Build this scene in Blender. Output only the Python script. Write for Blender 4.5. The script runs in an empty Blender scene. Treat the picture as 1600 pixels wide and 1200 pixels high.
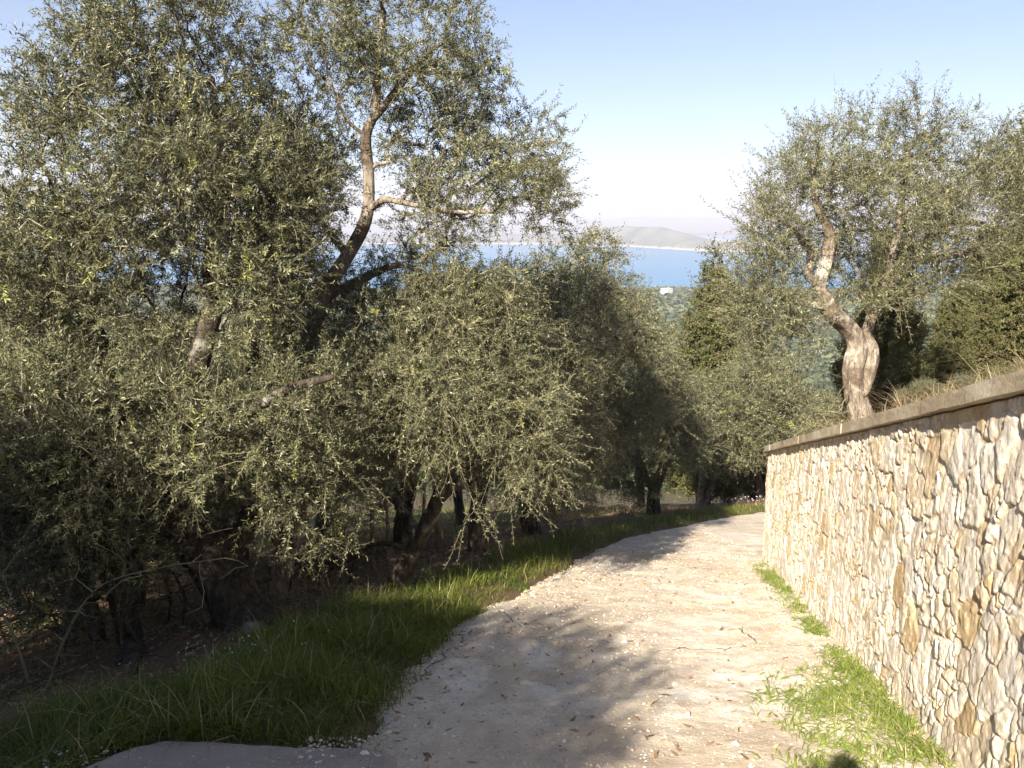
import bpy, math, random
import numpy as np
from math import radians, sin, cos, pi

# ------------------------------------------------------------ camera, sky, sun, exposure
sc = bpy.context.scene
COL = sc.collection
PITCH = radians(11.3)
cam_data = bpy.data.cameras.new('camera')
cam_data.sensor_width = 36.0
cam_data.lens = 28.12
cam_data.clip_start = 0.05
cam_data.clip_end = 60000
cam = bpy.data.objects.new('camera', cam_data)
COL.objects.link(cam)
cam.location = (0, 0, 0)
cam.rotation_euler = (pi/2 - PITCH, 0, 0)
sc.camera = cam

SUN_AZ = radians(204.8)      # clockwise from +Y: behind the camera, a little left
SUN_EL = radians(33.5)
world = bpy.data.worlds.new("World")
sc.world = world
world.use_nodes = True
wn = world.node_tree
sky = wn.nodes.new('ShaderNodeTexSky')
sky.sky_type = 'NISHITA'
sky.sun_disc = False
sky.sun_elevation = SUN_EL
sky.sun_rotation = SUN_AZ
sky.altitude = 100
sky.air_density = 0.8
sky.dust_density = 0.1
sky.ozone_density = 3.0
wn.links.new(sky.outputs[0], wn.nodes['Background'].inputs[0])
wn.nodes['Background'].inputs[1].default_value = 0.05

sun_data = bpy.data.lights.new('sun', 'SUN')
sun_data.energy = 5.0
sun_data.angle = radians(0.55)
sun_data.color = (1.0, 0.91, 0.78)
sun = bpy.data.objects.new('sun', sun_data)
COL.objects.link(sun)
sun.rotation_euler = (pi/2 - SUN_EL, 0, pi - SUN_AZ)

sc.view_settings.view_transform = 'Standard'
sc.view_settings.look = 'None'
sc.view_settings.gamma = 1
sc.view_settings.exposure = 1.68
sc.render.engine = 'CYCLES'
sc.cycles.max_bounces = 6
sc.cycles.diffuse_bounces = 3
sc.cycles.transmission_bounces = 3
sc.cycles.volume_bounces = 0
sc.cycles.use_denoising = True

# ------------------------------------------------------------ numeric helpers
def _hash(ix, iy, iz, s):
    h = (ix.astype(np.int64)*374761393 + iy.astype(np.int64)*668265263 + iz.astype(np.int64)*2147483647 + s*974634777) & 0xFFFFFFFF
    h = ((h ^ (h >> 13))*1274126177) & 0xFFFFFFFF
    h = ((h ^ (h >> 16))*2246822519) & 0xFFFFFFFF
    return ((h ^ (h >> 15)) & 0xFFFFFF)/float(0xFFFFFF)

def vnoise(x, y, z=0.0, s=0):
    x = np.asarray(x, float); y = np.asarray(y, float)+0*x; z = np.asarray(z, float)+0*x
    ix = np.floor(x); iy = np.floor(y); iz = np.floor(z)
    fx = x-ix; fy = y-iy; fz = z-iz
    fx = fx*fx*(3-2*fx); fy = fy*fy*(3-2*fy); fz = fz*fz*(3-2*fz)
    r = 0
    for a in (0, 1):
        for b in (0, 1):
            for c in (0, 1):
                w = (fx if a else 1-fx)*(fy if b else 1-fy)*(fz if c else 1-fz)
                r = r + w*_hash(ix+a, iy+b, iz+c, s)
    return r*2-1

def fbm(x, y, z=0.0, s=0, n=4):
    r = 0; a = 1.0; t = 0
    for i in range(n):
        r = r + a*vnoise(np.asarray(x)*2**i+17.3*i, np.asarray(y)*2**i+5.1*i, np.asarray(z)*2**i, s+i*11)
        t += a; a *= .5
    return r/t

def smooth(a, b, x):
    t = np.clip((np.asarray(x, float)-a)/(b-a), 0, 1)
    return t*t*(3-2*t)

def make_mesh(name, verts, polys, mats, mat_idx=None, attrs=None, smooth_shade=False):
    """polys: list of (n, k) int arrays; attrs: name -> per face float array"""
    me = bpy.data.meshes.new(name)
    verts = np.asarray(verts, dtype=np.float32)
    nv = len(verts)
    polys = [np.asarray(p, dtype=np.int32) for p in polys if len(p)]
    nf = sum(len(p) for p in polys)
    loops = np.concatenate([p.ravel() for p in polys])
    tot = np.concatenate([np.full(len(p), p.shape[1], dtype=np.int32) for p in polys])
    start = np.concatenate([[0], np.cumsum(tot)[:-1]]).astype(np.int32)
    me.vertices.add(nv); me.vertices.foreach_set('co', verts.ravel())
    me.loops.add(len(loops)); me.loops.foreach_set('vertex_index', loops)
    me.polygons.add(nf); me.polygons.foreach_set('loop_start', start); me.polygons.foreach_set('loop_total', tot)
    for m in mats: me.materials.append(m)
    if mat_idx is not None:
        me.polygons.foreach_set('material_index', np.asarray(mat_idx, dtype=np.int32))
    me.polygons.foreach_set('use_smooth', np.full(nf, smooth_shade, dtype=bool))
    for k, v in (attrs or {}).items():
        v = np.asarray(v, dtype=np.float32)
        dom = 'POINT' if len(v) == nv and len(v) != nf else 'FACE'
        a = me.attributes.new(k, 'FLOAT', dom); a.data.foreach_set('value', v)
    me.update(calc_edges=True)
    return me

def link(name, me, parent=None, loc=None, rotz=0, scale=1, label=None, cat=None, group=None, kind=None):
    o = bpy.data.objects.new(name, me)
    COL.objects.link(o)
    if parent: o.parent = parent
    if loc is not None: o.location = loc
    o.rotation_euler = (0, 0, rotz)
    o.scale = (scale,)*3
    if label: o['label'] = label
    if cat: o['category'] = cat
    if group: o['group'] = group
    if kind: o['kind'] = kind
    return o

# ------------------------------------------------------------ materials
def new_mat(name):
    m = bpy.data.materials.new(name); m.use_nodes = True
    nt = m.node_tree
    return m, nt, nt.nodes['Principled BSDF']

def ramp(nt, fac, stops, interp='LINEAR'):
    r = nt.nodes.new('ShaderNodeValToRGB'); r.color_ramp.interpolation = interp
    els = r.color_ramp.elements
    while len(els) < len(stops): els.new(.5)
    for e, (p, c) in zip(els, stops):
        e.position = p; e.color = (c[0], c[1], c[2], 1)
    nt.links.new(fac, r.inputs[0])
    return r.outputs[0]

def attr(nt, name):
    a = nt.nodes.new('ShaderNodeAttribute'); a.attribute_name = name
    return a.outputs['Fac']

def noise(nt, scale, detail=4, rough=.55, vec=None, dist=0):
    n = nt.nodes.new('ShaderNodeTexNoise')
    n.inputs['Scale'].default_value = scale; n.inputs['Detail'].default_value = detail
    n.inputs['Roughness'].default_value = rough; n.inputs['Distortion'].default_value = dist
    if vec is not None: nt.links.new(vec, n.inputs['Vector'])
    return n.outputs['Fac']

def coords(nt, kind='Object', scale=None):
    t = nt.nodes.new('ShaderNodeTexCoord')
    v = t.outputs[kind]
    if scale:
        mp = nt.nodes.new('ShaderNodeMapping'); mp.inputs['Scale'].default_value = scale
        nt.links.new(v, mp.inputs[0]); v = mp.outputs[0]
    return v

def mixc(nt, fac, a, b, mode='MIX'):
    m = nt.nodes.new('ShaderNodeMix'); m.data_type = 'RGBA'; m.blend_type = mode
    for sock, v in ((m.inputs[0], fac), (m.inputs[6], a), (m.inputs[7], b)):
        if hasattr(v, 'links'): nt.links.new(v, sock)
        elif isinstance(v, (tuple, list)): sock.default_value = (*v[:3], 1)
        else: sock.default_value = v
    return m.outputs[2]

def bump(nt, bsdf, height, strength=.5, dist=.01):
    b = nt.nodes.new('ShaderNodeBump'); b.inputs['Strength'].default_value = strength
    b.inputs['Distance'].default_value = dist
    nt.links.new(height, b.inputs['Height']); nt.links.new(b.outputs[0], bsdf.inputs['Normal'])

def leaf_mat(name, stops, trans=.25, rough=.5, spec=.4):
    m, nt, b = new_mat(name)
    c = ramp(nt, attr(nt, 'tint'), stops)
    nt.links.new(c, b.inputs['Base Color'])
    b.inputs['Roughness'].default_value = rough
    b.inputs['Specular IOR Level'].default_value = spec
    if trans:
        t = nt.nodes.new('ShaderNodeBsdfTranslucent')
        nt.links.new(c, t.inputs['Color'])
        mx = nt.nodes.new('ShaderNodeMixShader'); mx.inputs[0].default_value = trans
        nt.links.new(b.outputs[0], mx.inputs[1]); nt.links.new(t.outputs[0], mx.inputs[2])
        nt.links.new(mx.outputs[0], nt.nodes['Material Output'].inputs['Surface'])
    return m

M = {}
M['olive_leaf'] = leaf_mat('olive_leaf', [(0, (.033, .038, .021)), (.4, (.098, .103, .050)), (.68, (.22, .218, .108)), (.93, (.37, .362, .195)), (1, (.34, .36, .10))], .15, .42, .5)
M['far_leaf'] = leaf_mat('far_leaf', [(0, (.045, .065, .032)), (.5, (.085, .105, .05)), (1, (.17, .18, .09))], .15, .5, .4)
M['conifer_leaf'] = leaf_mat('conifer_leaf', [(0, (.045, .06, .02)), (.5, (.095, .105, .035)), (.8, (.15, .125, .05)), (1, (.20, .14, .07))], .1, .6, .2)
M['grass'] = leaf_mat('grass_blade', [(0, (.055, .078, .012)), (.5, (.13, .165, .020)), (.85, (.25, .27, .04)), (.95, (.36, .34, .14)), (1, (.45, .38, .22))], .35, .45, .4)
M['weed'] = leaf_mat('weed_leaf', [(0, (.12, .17, .025)), (.6, (.20, .26, .045)), (.85, (.34, .35, .10)), (.93, (.40, .32, .18)), (1, (.46, .38, .25))], .3, .5, .4)
M['dry'] = leaf_mat('dry_stem', [(0, (.16, .10, .06)), (.5, (.28, .19, .11)), (1, (.45, .36, .24))], .1, .7, .1)

def twig_mat():
    m, nt, b = new_mat('olive_twig')
    n = noise(nt, 6, 2, .5, coords(nt))
    nt.links.new(ramp(nt, n, [(.3, (.13, .11, .065)), (.7, (.30, .26, .15))]), b.inputs['Base Color'])
    b.inputs['Roughness'].default_value = .7
    return m
M['twig'] = twig_mat()

def bark_mat(name, dark, mid, light, sc_=1.0):
    m, nt, b = new_mat(name)
    v = coords(nt, 'Object', (7*sc_, 7*sc_, 2.2*sc_))
    n1 = noise(nt, 2.2, 8, .65, v, .6)
    n2 = noise(nt, 1.3*sc_, 5, .6, coords(nt))
    base = ramp(nt, n1, [(.3, dark), (.5, mid), (.68, light)])
    lich = ramp(nt, n2, [(.56, (0, 0, 0)), (.64, (1, 1, 1))])
    c = mixc(nt, lich, base, (.42, .40, .33) if name != 'pale_bark' else (.50, .46, .38))
    if name == 'pale_bark':
        n3 = noise(nt, 2.1, 4, .6, coords(nt), .8)
        c = mixc(nt, ramp(nt, n3, [(.50, (0, 0, 0)), (.58, (.85, .85, .85))]), c, (.13, .095, .066))
    nt.links.new(c, b.inputs['Base Color'])
    b.inputs['Roughness'].default_value = .9
    b.inputs['Specular IOR Level'].default_value = .15
    bump(nt, b, n1, 1.0, .05)
    return m
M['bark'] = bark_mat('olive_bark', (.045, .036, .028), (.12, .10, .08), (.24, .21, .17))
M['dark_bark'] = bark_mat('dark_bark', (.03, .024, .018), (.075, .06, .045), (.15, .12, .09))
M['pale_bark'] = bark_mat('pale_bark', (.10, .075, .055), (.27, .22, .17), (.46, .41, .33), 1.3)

# ------------------------------------------------------------ lie of the land
ROAD_LEFT = np.array([(-1.4, -12), (-1.2, -6), (-1.05, 0), (-.86, 3.8), (-.6, 6.8), (.63, 10.5), (1.94, 14.3), (4.9, 19.3), (7.6, 22.6), (13, 26.5), (22, 30), (40, 34)])
WALL_A = np.array((.90, -3.0)); WALL_B = np.array((3.97, 11.85))
WALL_DIR = (WALL_B-WALL_A)/np.linalg.norm(WALL_B-WALL_A)
WALL_N = np.array((-WALL_DIR[1], WALL_DIR[0]))           # towards the road
WALL_LEN = float(np.linalg.norm(WALL_B-WALL_A))
RET_DIR = np.array((.6, .8)); RET_DIR = RET_DIR/np.linalg.norm(RET_DIR); RET_LEN = 9.0

def wall_top(y):
    return -.653-.3193*(np.asarray(y, float)-3.43)

def poly_dist(x, y, P):
    """signed distance to a polyline, positive on its left side, plus arc length"""
    x = np.asarray(x, float); y = np.asarray(y, float)
    best = np.full(x.shape, 1e9); sg = np.zeros(x.shape)
    for i in range(len(P)-1):
        a, b = P[i], P[i+1]; e = b-a; L2 = e@e
        t = np.clip(((x-a[0])*e[0]+(y-a[1])*e[1])/L2, 0, 1)
        dx = x-a[0]-t*e[0]; dy = y-a[1]-t*e[1]
        d = np.hypot(dx, dy); cr = e[0]*(y-a[1])-e[1]*(x-a[0])
        m = d < best-1e-9
        best = np.where(m, d, best); sg = np.where(m, np.sign(cr), sg)
    return best*sg

def smooth_poly(P, n):
    P = np.asarray(P, float)
    Q = np.vstack([2*P[0]-P[1], P, 2*P[-1]-P[-2]])
    out = []
    for i in range(1, len(Q)-2):
        p0, p1, p2, p3 = Q[i-1], Q[i], Q[i+1], Q[i+2]
        for t in np.linspace(0, 1, n, endpoint=False):
            out.append(.5*((2*p1)+(-p0+p2)*t+(2*p0-5*p1+4*p2-p3)*t*t+(-p0+3*p1-3*p2+p3)*t**3))
    out.append(Q[-2])
    return np.array(out)
ROAD_S = smooth_poly(ROAD_LEFT, 4)
APRON = [(-2.3, 3.3), (-2.14, 3.65), (-2.04, 3.84), (-1.92, 3.92), (-1.58, 3.93), (-1.2, 3.86), (-.9, 3.83), (-.6, 3.74), (-.45, 3.3), (-.6, 1.2), (-2.7, 1.2)]
APX = [-2.5, -2.3, -2.14, -2.04, -1.92, -1.58, -1.2, -.9, -.75]
APY = [1.1, 3.2, 3.56, 3.77, 3.87, 3.88, 3.81, 3.78, 3.7]

def plane(x, y):
    """the hillside: a steep even fall, easing towards the coast"""
    y = np.asarray(y, float)
    r = -1.6-.3*y
    r = np.where(y < -8, -1.6+2.4-.12*(y+8), r)
    r = np.where(y > 70, -22.6-.30*(y-70)+.00035*(y-70)**2, r)
    return r

def ground_z(x, y):
    x = np.asarray(x, float); y = np.asarray(y, float)
    z = plane(x, y)
    d = poly_dist(x, y, ROAD_S)
    apron = smooth(4.4, 3.2, y)*smooth(2.3, 1.6, d)
    # verge, then the olive terraces falling away to the left
    k = 1.5-.9*smooth(5, 14, y)
    off = .05*smooth(.05, .35, d) - k*(.12*np.clip(d-1.0, 0, 1.6)+.17*np.clip(d-2.6, 0, 4)+.10*np.clip(d-6.6, 0, 30))
    off = off-.12*apron*(d > 0)
    amp = smooth(.3, 3, d)
    off = off-.0+amp*.22*fbm(x*.35, y*.35, s=3)+.03*smooth(.1, .6, d)*fbm(x*2.3, y*2.3, s=5)
    # retained ground behind the wall
    u = (x-WALL_A[0])*WALL_DIR[0]+(y-WALL_A[1])*WALL_DIR[1]
    n = -((x-WALL_A[0])*WALL_N[0]+(y-WALL_A[1])*WALL_N[1])
    u2 = (x-WALL_B[0])*RET_DIR[0]+(y-WALL_B[1])*RET_DIR[1]
    n2 = (x-WALL_B[0])*RET_DIR[1]-(y-WALL_B[1])*RET_DIR[0]     # inside of the return wall
    inside = smooth(.16, .24, n)*smooth(.16, .24, n2)
    top = wall_top(y)-.06+.07*np.clip(n, 0, 8)+.10*smooth(.3, 1.2, n)*fbm(x*.8, y*.8, s=9)+.04*np.clip(n2-2, 0, 5)*0
    top = top+(z-top)*smooth(22, 36, y)
    off = np.where(d > 0, off, -.14*smooth(0, -.25, d)*smooth(-5.2, -4.4, d))
    return z+off*(1-inside)+(top-z)*inside

def gz(x, y):
    return float(ground_z(np.array([x]), np.array([y]))[0])
TREES = {'A': {'base': (-2.42, 6.85, -3.69),
       'clumps': [(-0.54, 0.85, 5.23, 0.74, 1.2, 0.8, 1), (-1.36, 0.75, 4.66, 0.52, 1.0, 0.58, 1), (-0.99, 0.95, 5.19, 0.56, 1.0, 0.56, 1), (-0.88, 0.75, 4.1, 1.16, 1.4, 0.91, 1),
                  (-0.07, 1.15, 4.0, 0.83, 1.2, 0.83, 1), (-1.73, 0.55, 3.4, 0.65, 1.2, 0.65, 1), (-0.35, 0.55, 3.17, 0.95, 1.2, 0.59, 1), (-1.58, -0.25, 2.26, 0.58, 0.9, 0.58, 1),
                  (-0.89, -0.25, 2.09, 0.69, 0.8, 0.42, 1), (-0.18, -0.15, 1.9, 0.8, 0.9, 0.48, 1), (0.55, 0.05, 2.08, 0.61, 0.7, 0.44, 1), (-1.17, -0.25, 1.53, 0.58, 0.7, 0.37, 1),
                  (0.22, 0.05, 1.37, 0.61, 0.6, 0.33, 1), (-1.33, -0.55, 1.52, 0.45, 0.6, 0.3, 1), (0.62, 0.35, 1.52, 0.4, 0.6, 0.46, 1), (0.53, 0.35, 0.82, 0.35, 0.5, 0.29, 1)],
       'limbs': [[(0.0, 0.0, 0.0, 0.28), (-0.15, 0.1, 0.09, 0.24), (-0.33, 0.25, 0.41, 0.24), (-0.6, 0.4, 0.67, 0.22), (-0.82, 0.45, 0.88, 0.19), (-0.96, 0.35, 1.17, 0.16)],
                 [(-0.55, 0.55, 0.41, 0.2), (-0.35, 0.85, 0.62, 0.16), (-0.2, 1.15, 0.93, 0.13), (-0.16, 1.35, 1.43, 0.11), (-0.32, 1.55, 2.01, 0.09), (-0.37, 1.65, 2.82, 0.07)],
                 [(-0.82, 0.45, 0.88, 0.16), (-0.72, 0.55, 1.46, 0.13), (-0.61, 0.55, 2.09, 0.11), (-0.45, 0.45, 2.53, 0.1), (-0.31, 0.45, 2.95, 0.085), (-0.37, 0.65, 3.4, 0.07),
                  (-0.27, 0.85, 4.1, 0.05), (-0.36, 0.95, 5.02, 0.03)],
                 [(-0.96, 0.35, 1.17, 0.13), (-1.22, 0.35, 1.7, 0.1), (-1.4, 0.55, 2.33, 0.085), (-1.51, 0.65, 2.68, 0.075), (-1.65, 0.75, 2.98, 0.06), (-1.73, 0.95, 3.81, 0.045)],
                 [(-0.96, 0.35, 1.17, 0.1), (-1.21, -0.05, 1.52, 0.08), (-1.4, -0.35, 1.9, 0.06), (-1.62, -0.55, 2.17, 0.04)],
                 [(-0.61, 0.45, 1.61, 0.08), (0.04, 0.05, 2.02, 0.06), (0.5, -0.15, 2.3, 0.045), (0.91, -0.25, 2.43, 0.03)]]},
 'B': {'base': (-2.66, 8.6, -4.29),
       'clumps': [(1.58, 0.4, 6.15, 0.94, 1.2, 0.79, 1), (2.11, 0.4, 5.83, 0.54, 0.8, 0.5, 1), (0.8, 0.2, 6.05, 0.53, 1.0, 0.67, 1), (0.34, 0.3, 5.88, 0.32, 0.8, 0.64, 1),
                  (0.4, 0.6, 5.19, 0.55, 0.9, 0.59, 1), (1.7, 0.3, 5.23, 0.68, 0.8, 0.36, 1), (2.39, 0.2, 4.69, 0.84, 1.0, 0.56, 1), (2.94, 0.3, 4.56, 0.43, 0.7, 0.43, 1),
                  (1.9, 0.2, 4.29, 0.63, 0.8, 0.42, 1), (2.73, 0.4, 5.11, 0.5, 0.6, 0.36, 1), (3.0, 0.4, 5.37, 0.22, 0.3, 0.29, 1), (0.11, 0.4, 4.08, 0.58, 0.9, 0.5, 1),
                  (1.14, 0.9, 3.32, 0.76, 0.8, 0.46, 1), (0.14, -0.2, 2.89, 0.4, 0.6, 0.54, 1), (1.5, 1.1, 3.69, 0.7, 0.8, 0.39, 1), (0.67, 1.0, 3.39, 0.46, 0.8, 0.46, 1),
                  (0.18, 0.8, 3.41, 0.45, 0.7, 0.45, 1)],
       'limbs': [[(0.0, 0.0, 0.0, 0.17), (-0.07, 0.0, 0.08, 0.13), (0.05, 0.1, 0.59, 0.12), (0.23, 0.2, 1.33, 0.11), (0.31, 0.3, 2.21, 0.1), (0.33, 0.4, 2.79, 0.095), (0.5, 0.4, 3.45, 0.09),
                  (0.81, 0.4, 3.91, 0.08), (1.05, 0.4, 4.33, 0.07), (1.1, 0.4, 4.77, 0.062), (1.08, 0.4, 5.23, 0.058), (1.2, 0.4, 5.5, 0.04), (1.23, 0.4, 5.96, 0.04), (1.3, 0.5, 6.49, 0.03)],
                 [(1.08, 0.4, 5.23, 0.022), (0.9, 0.4, 5.37, 0.02), (0.77, 0.3, 5.68, 0.016), (0.68, 0.2, 6.17, 0.012)],
                 [(1.2, 0.4, 5.44, 0.05), (1.43, 0.4, 5.7, 0.04), (1.71, 0.4, 6.02, 0.03), (1.98, 0.4, 6.21, 0.02)],
                 [(1.07, 0.4, 4.43, 0.045), (1.27, 0.3, 4.55, 0.036), (1.57, 0.1, 4.5, 0.028), (1.99, 0.0, 4.42, 0.024), (2.46, 0.0, 4.42, 0.025)],
                 [(0.85, 0.4, 3.94, 0.05), (0.63, 0.6, 4.15, 0.04), (0.41, 0.7, 4.43, 0.03), (0.17, 0.7, 4.86, 0.02)],
                 [(0.5, 0.4, 3.45, 0.06), (0.88, 0.7, 3.64, 0.05), (1.32, 0.8, 3.82, 0.04), (1.6, 0.9, 3.74, 0.03)]]},
 'C': {'base': (-1.38, 8.7, -4.23),
       'clumps': [(0.69, -0.1, 3.22, 0.76, 0.9, 0.48, 1), (0.17, -0.4, 2.85, 0.63, 0.8, 0.63, 1), (0.97, -0.1, 3.56, 0.62, 0.7, 0.31, 1), (1.1, -0.1, 2.94, 0.62, 0.8, 0.62, 1),
                  (0.73, -0.7, 2.5, 0.77, 0.8, 0.58, 1), (1.38, -0.5, 2.32, 0.56, 0.7, 0.52, 1), (0.29, -0.5, 1.97, 0.52, 0.6, 0.46, 1), (0.98, -0.6, 1.79, 0.58, 0.6, 0.39, 1),
                  (1.58, -0.5, 1.83, 0.39, 0.5, 0.33, 1), (0.76, -0.5, 1.25, 0.3, 0.4, 0.23, 1), (-0.22, -0.6, 2.34, 0.39, 0.6, 0.45, 1)],
       'limbs': [[(0.0, 0.0, 0.0, 0.13), (0.19, 0.0, 0.45, 0.095), (0.35, 0.0, 0.76, 0.09), (0.53, -0.1, 1.15, 0.08), (0.67, -0.2, 1.59, 0.07), (0.75, -0.2, 2.1, 0.07), (0.68, -0.1, 2.8, 0.05),
                  (0.61, 0.0, 3.34, 0.03)],
                 [(0.31, 0.0, 0.69, 0.07), (0.1, 0.2, 0.92, 0.06), (-0.14, 0.4, 1.17, 0.05), (-0.39, 0.6, 1.59, 0.04), (-0.45, 0.6, 2.22, 0.03)],
                 [(0.53, -0.1, 1.15, 0.06), (0.96, -0.3, 1.62, 0.05), (1.31, -0.4, 2.08, 0.04), (1.58, -0.4, 2.43, 0.03)],
                 [(0.25, 0.0, 0.53, 0.04), (-0.19, 0.1, 0.57, 0.03), (-0.6, 0.2, 0.28, 0.02), (-0.98, 0.2, 0.12, 0.015)],
                 [(0.68, -0.2, 1.81, 0.05), (0.33, -0.7, 2.5, 0.04), (0.05, -0.9, 2.77, 0.035), (-0.31, -1.0, 2.76, 0.03)]]},
 'D': {'base': (-0.55, 12.2, -5.25),
       'clumps': [(0.75, 0.2, 3.99, 0.79, 0.8, 0.6, 1), (0.35, 0.2, 2.98, 1.09, 0.9, 0.79, 1), (1.25, 0.2, 3.18, 0.89, 0.8, 0.79, 1), (1.06, 0.2, 1.94, 1.09, 0.8, 0.79, 1),
                  (0.24, 0.4, 1.67, 1.01, 0.8, 0.81, 1), (1.18, 0.4, 0.9, 0.71, 0.9, 0.5, 1), (-0.47, 0.6, 3.95, 0.92, 1.1, 0.61, 1), (1.53, 0.1, 4.0, 0.59, 0.9, 0.59, 1)],
       'limbs': [[(0.0, 0.0, 0.0, 0.17), (-0.02, 0.0, 0.39, 0.13), (0.02, 0.0, 0.93, 0.12), (0.24, 0.1, 1.75, 0.1), (0.55, 0.2, 2.77, 0.08), (0.75, 0.3, 3.78, 0.05)],
                 [(0.02, 0.0, 0.93, 0.08), (-0.27, 0.1, 1.75, 0.06), (-0.47, 0.3, 2.54, 0.04)], [(0.25, 0.0, 1.78, 0.07), (0.95, 0.0, 2.4, 0.05), (1.34, 0.0, 3.01, 0.03)]]},
 'E': {'base': (0.45, 15.8, -6.41),
       'clumps': [(1.01, 0.2, 5.67, 0.77, 0.8, 0.58, 1), (0.83, 0.2, 4.91, 1.28, 1.0, 0.9, 1), (1.59, 0.1, 4.53, 0.89, 0.9, 0.89, 1), (1.87, 0.0, 3.38, 0.88, 0.9, 1.01, 1),
                  (1.1, 0.0, 3.25, 1.26, 1.0, 1.01, 1), (1.25, 0.0, 1.92, 1.39, 0.95, 0.88, 1), (0.08, 0.2, 1.58, 0.77, 1.1, 0.77, 1), (1.67, 0.0, 0.96, 0.88, 1.0, 0.38, 1),
                  (2.29, 0.0, 2.32, 0.63, 1.0, 0.76, 1), (0.44, 0.2, 5.42, 0.51, 0.8, 0.51, 1)],
       'limbs': [[(0.0, 0.0, 0.0, 0.2), (-0.16, 0.0, 0.54, 0.16), (-0.12, 0.0, 1.23, 0.14), (0.2, 0.1, 2.43, 0.11), (0.72, 0.2, 3.74, 0.08), (1.08, 0.2, 5.16, 0.04)],
                 [(-0.12, 0.0, 1.23, 0.1), (0.59, 0.0, 2.19, 0.08), (1.48, 0.0, 3.25, 0.06), (1.97, 0.0, 4.29, 0.04)], [(-0.16, 0.0, 0.82, 0.1), (-0.58, 0.2, 1.58, 0.08), (-0.71, 0.2, 2.95, 0.05)]]},
 'F': {'base': (4.0, 21.4, -8.13),
       'clumps': [(0.22, 0.1, 3.47, 1.03, 1.4, 1.03, 1), (-0.46, 0.0, 2.41, 1.2, 1.4, 1.03, 1), (0.69, 0.0, 2.23, 0.77, 1.2, 0.77, 1), (-0.15, 0.2, 4.53, 0.86, 1.2, 0.86, 1),
                  (-0.61, 0.0, 1.3, 0.86, 1.0, 0.6, 1)],
       'limbs': [[(0.0, 0.0, 0.0, 0.2), (-0.02, 0.0, 0.74, 0.15), (0.24, 0.0, 1.58, 0.12), (0.43, 0.1, 2.57, 0.09), (0.23, 0.2, 3.81, 0.06)],
                 [(-0.05, 0.0, 0.74, 0.1), (-0.44, 0.0, 1.68, 0.08), (-0.72, 0.1, 2.75, 0.05)]]},
 'G': {'base': (7.1, 28.8, -10.75),
       'clumps': [(0.23, 0.0, 4.03, 1.61, 1.8, 1.38, 1), (1.44, 0.0, 3.54, 1.38, 1.8, 1.61, 1), (0.26, -0.2, 2.37, 1.14, 1.2, 0.8, 1), (1.89, 0.2, 4.96, 1.39, 1.6, 1.16, 1),
                  (-0.45, 0.2, 4.47, 0.93, 1.2, 0.93, 1)],
       'limbs': [[(0.0, 0.0, 0.0, 0.13), (0.01, 0.0, 1.69, 0.1), (-0.22, 0.0, 2.56, 0.08), (0.02, 0.1, 4.01, 0.05)],
                 [(0.0, 0.0, 0.0, 0.1), (0.59, 0.0, 1.56, 0.1), (0.25, 0.0, 2.56, 0.08), (0.72, 0.0, 3.79, 0.05)]]},
 'H': {'base': (-3.22, 6.15, -3.65),
       'clumps': [(-1.78, 2.05, 2.68, 0.59, 1.0, 0.59, 1), (-2.0, 2.25, 3.52, 0.47, 1.0, 0.54, 1), (-1.03, 0.45, 1.43, 0.48, 0.7, 0.42, 1), (-0.65, 0.55, 0.92, 0.64, 0.6, 0.27, 1),
                  (-0.13, 0.75, 0.71, 0.39, 0.5, 0.22, 1), (-0.95, 0.25, 0.69, 0.46, 0.5, 0.31, 1), (-0.83, 0.65, 0.19, 0.38, 0.4, 0.19, 1), (-0.93, -0.05, 0.26, 0.24, 0.4, 0.2, 1)],
       'limbs': [[(0.0, 0.0, 0.0, 0.14), (-0.26, 0.55, -0.13, 0.11), (-0.29, 0.55, 0.18, 0.1), (-0.37, 0.55, 0.55, 0.09), (-0.53, 0.55, 0.98, 0.07), (-0.76, 0.55, 1.4, 0.05)],
                 [(-0.37, 0.55, 0.55, 0.06), (-0.21, 0.75, 0.78, 0.05), (-0.14, 0.85, 1.11, 0.04)]]},
 'R': {'base': (4.95, 10.9, -3.04),
       'clumps': [(0.62, 0.3, 4.39, 0.63, 1.0, 0.31, 0.6), (-0.29, 0.1, 4.04, 0.88, 1.3, 0.53, 0.8), (0.91, 0.4, 3.81, 0.81, 1.4, 0.72, 1), (0.26, 0.2, 3.21, 1.07, 1.5, 0.71, 1),
                  (-0.91, -0.1, 3.37, 0.78, 1.3, 0.69, 1), (-1.65, -0.4, 2.88, 0.5, 1.0, 0.42, 0.7), (-1.69, -0.5, 2.39, 0.5, 0.9, 0.42, 0.7), (-1.46, -0.5, 2.06, 0.67, 0.9, 0.42, 1),
                  (1.33, 0.5, 2.87, 0.82, 1.3, 0.55, 1), (1.87, 0.7, 3.83, 0.56, 1.1, 0.46, 0.8), (2.21, 0.7, 3.31, 0.56, 1.2, 0.56, 1), (-0.15, -0.1, 2.37, 0.78, 1.1, 0.52, 0.8),
                  (-1.17, -0.3, 1.27, 0.59, 0.8, 0.51, 0.7), (-1.57, -0.4, 1.63, 0.5, 0.8, 0.42, 0.7), (-1.83, -0.5, 1.98, 0.25, 0.5, 0.25, 0.4), (-0.87, -0.1, 3.94, 0.43, 0.9, 0.43, 0.7),
                  (0.78, 0.4, 2.43, 0.72, 1.0, 0.36, 0.7), (-0.68, -0.3, 0.48, 0.34, 0.5, 0.42, 0.5)],
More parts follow.
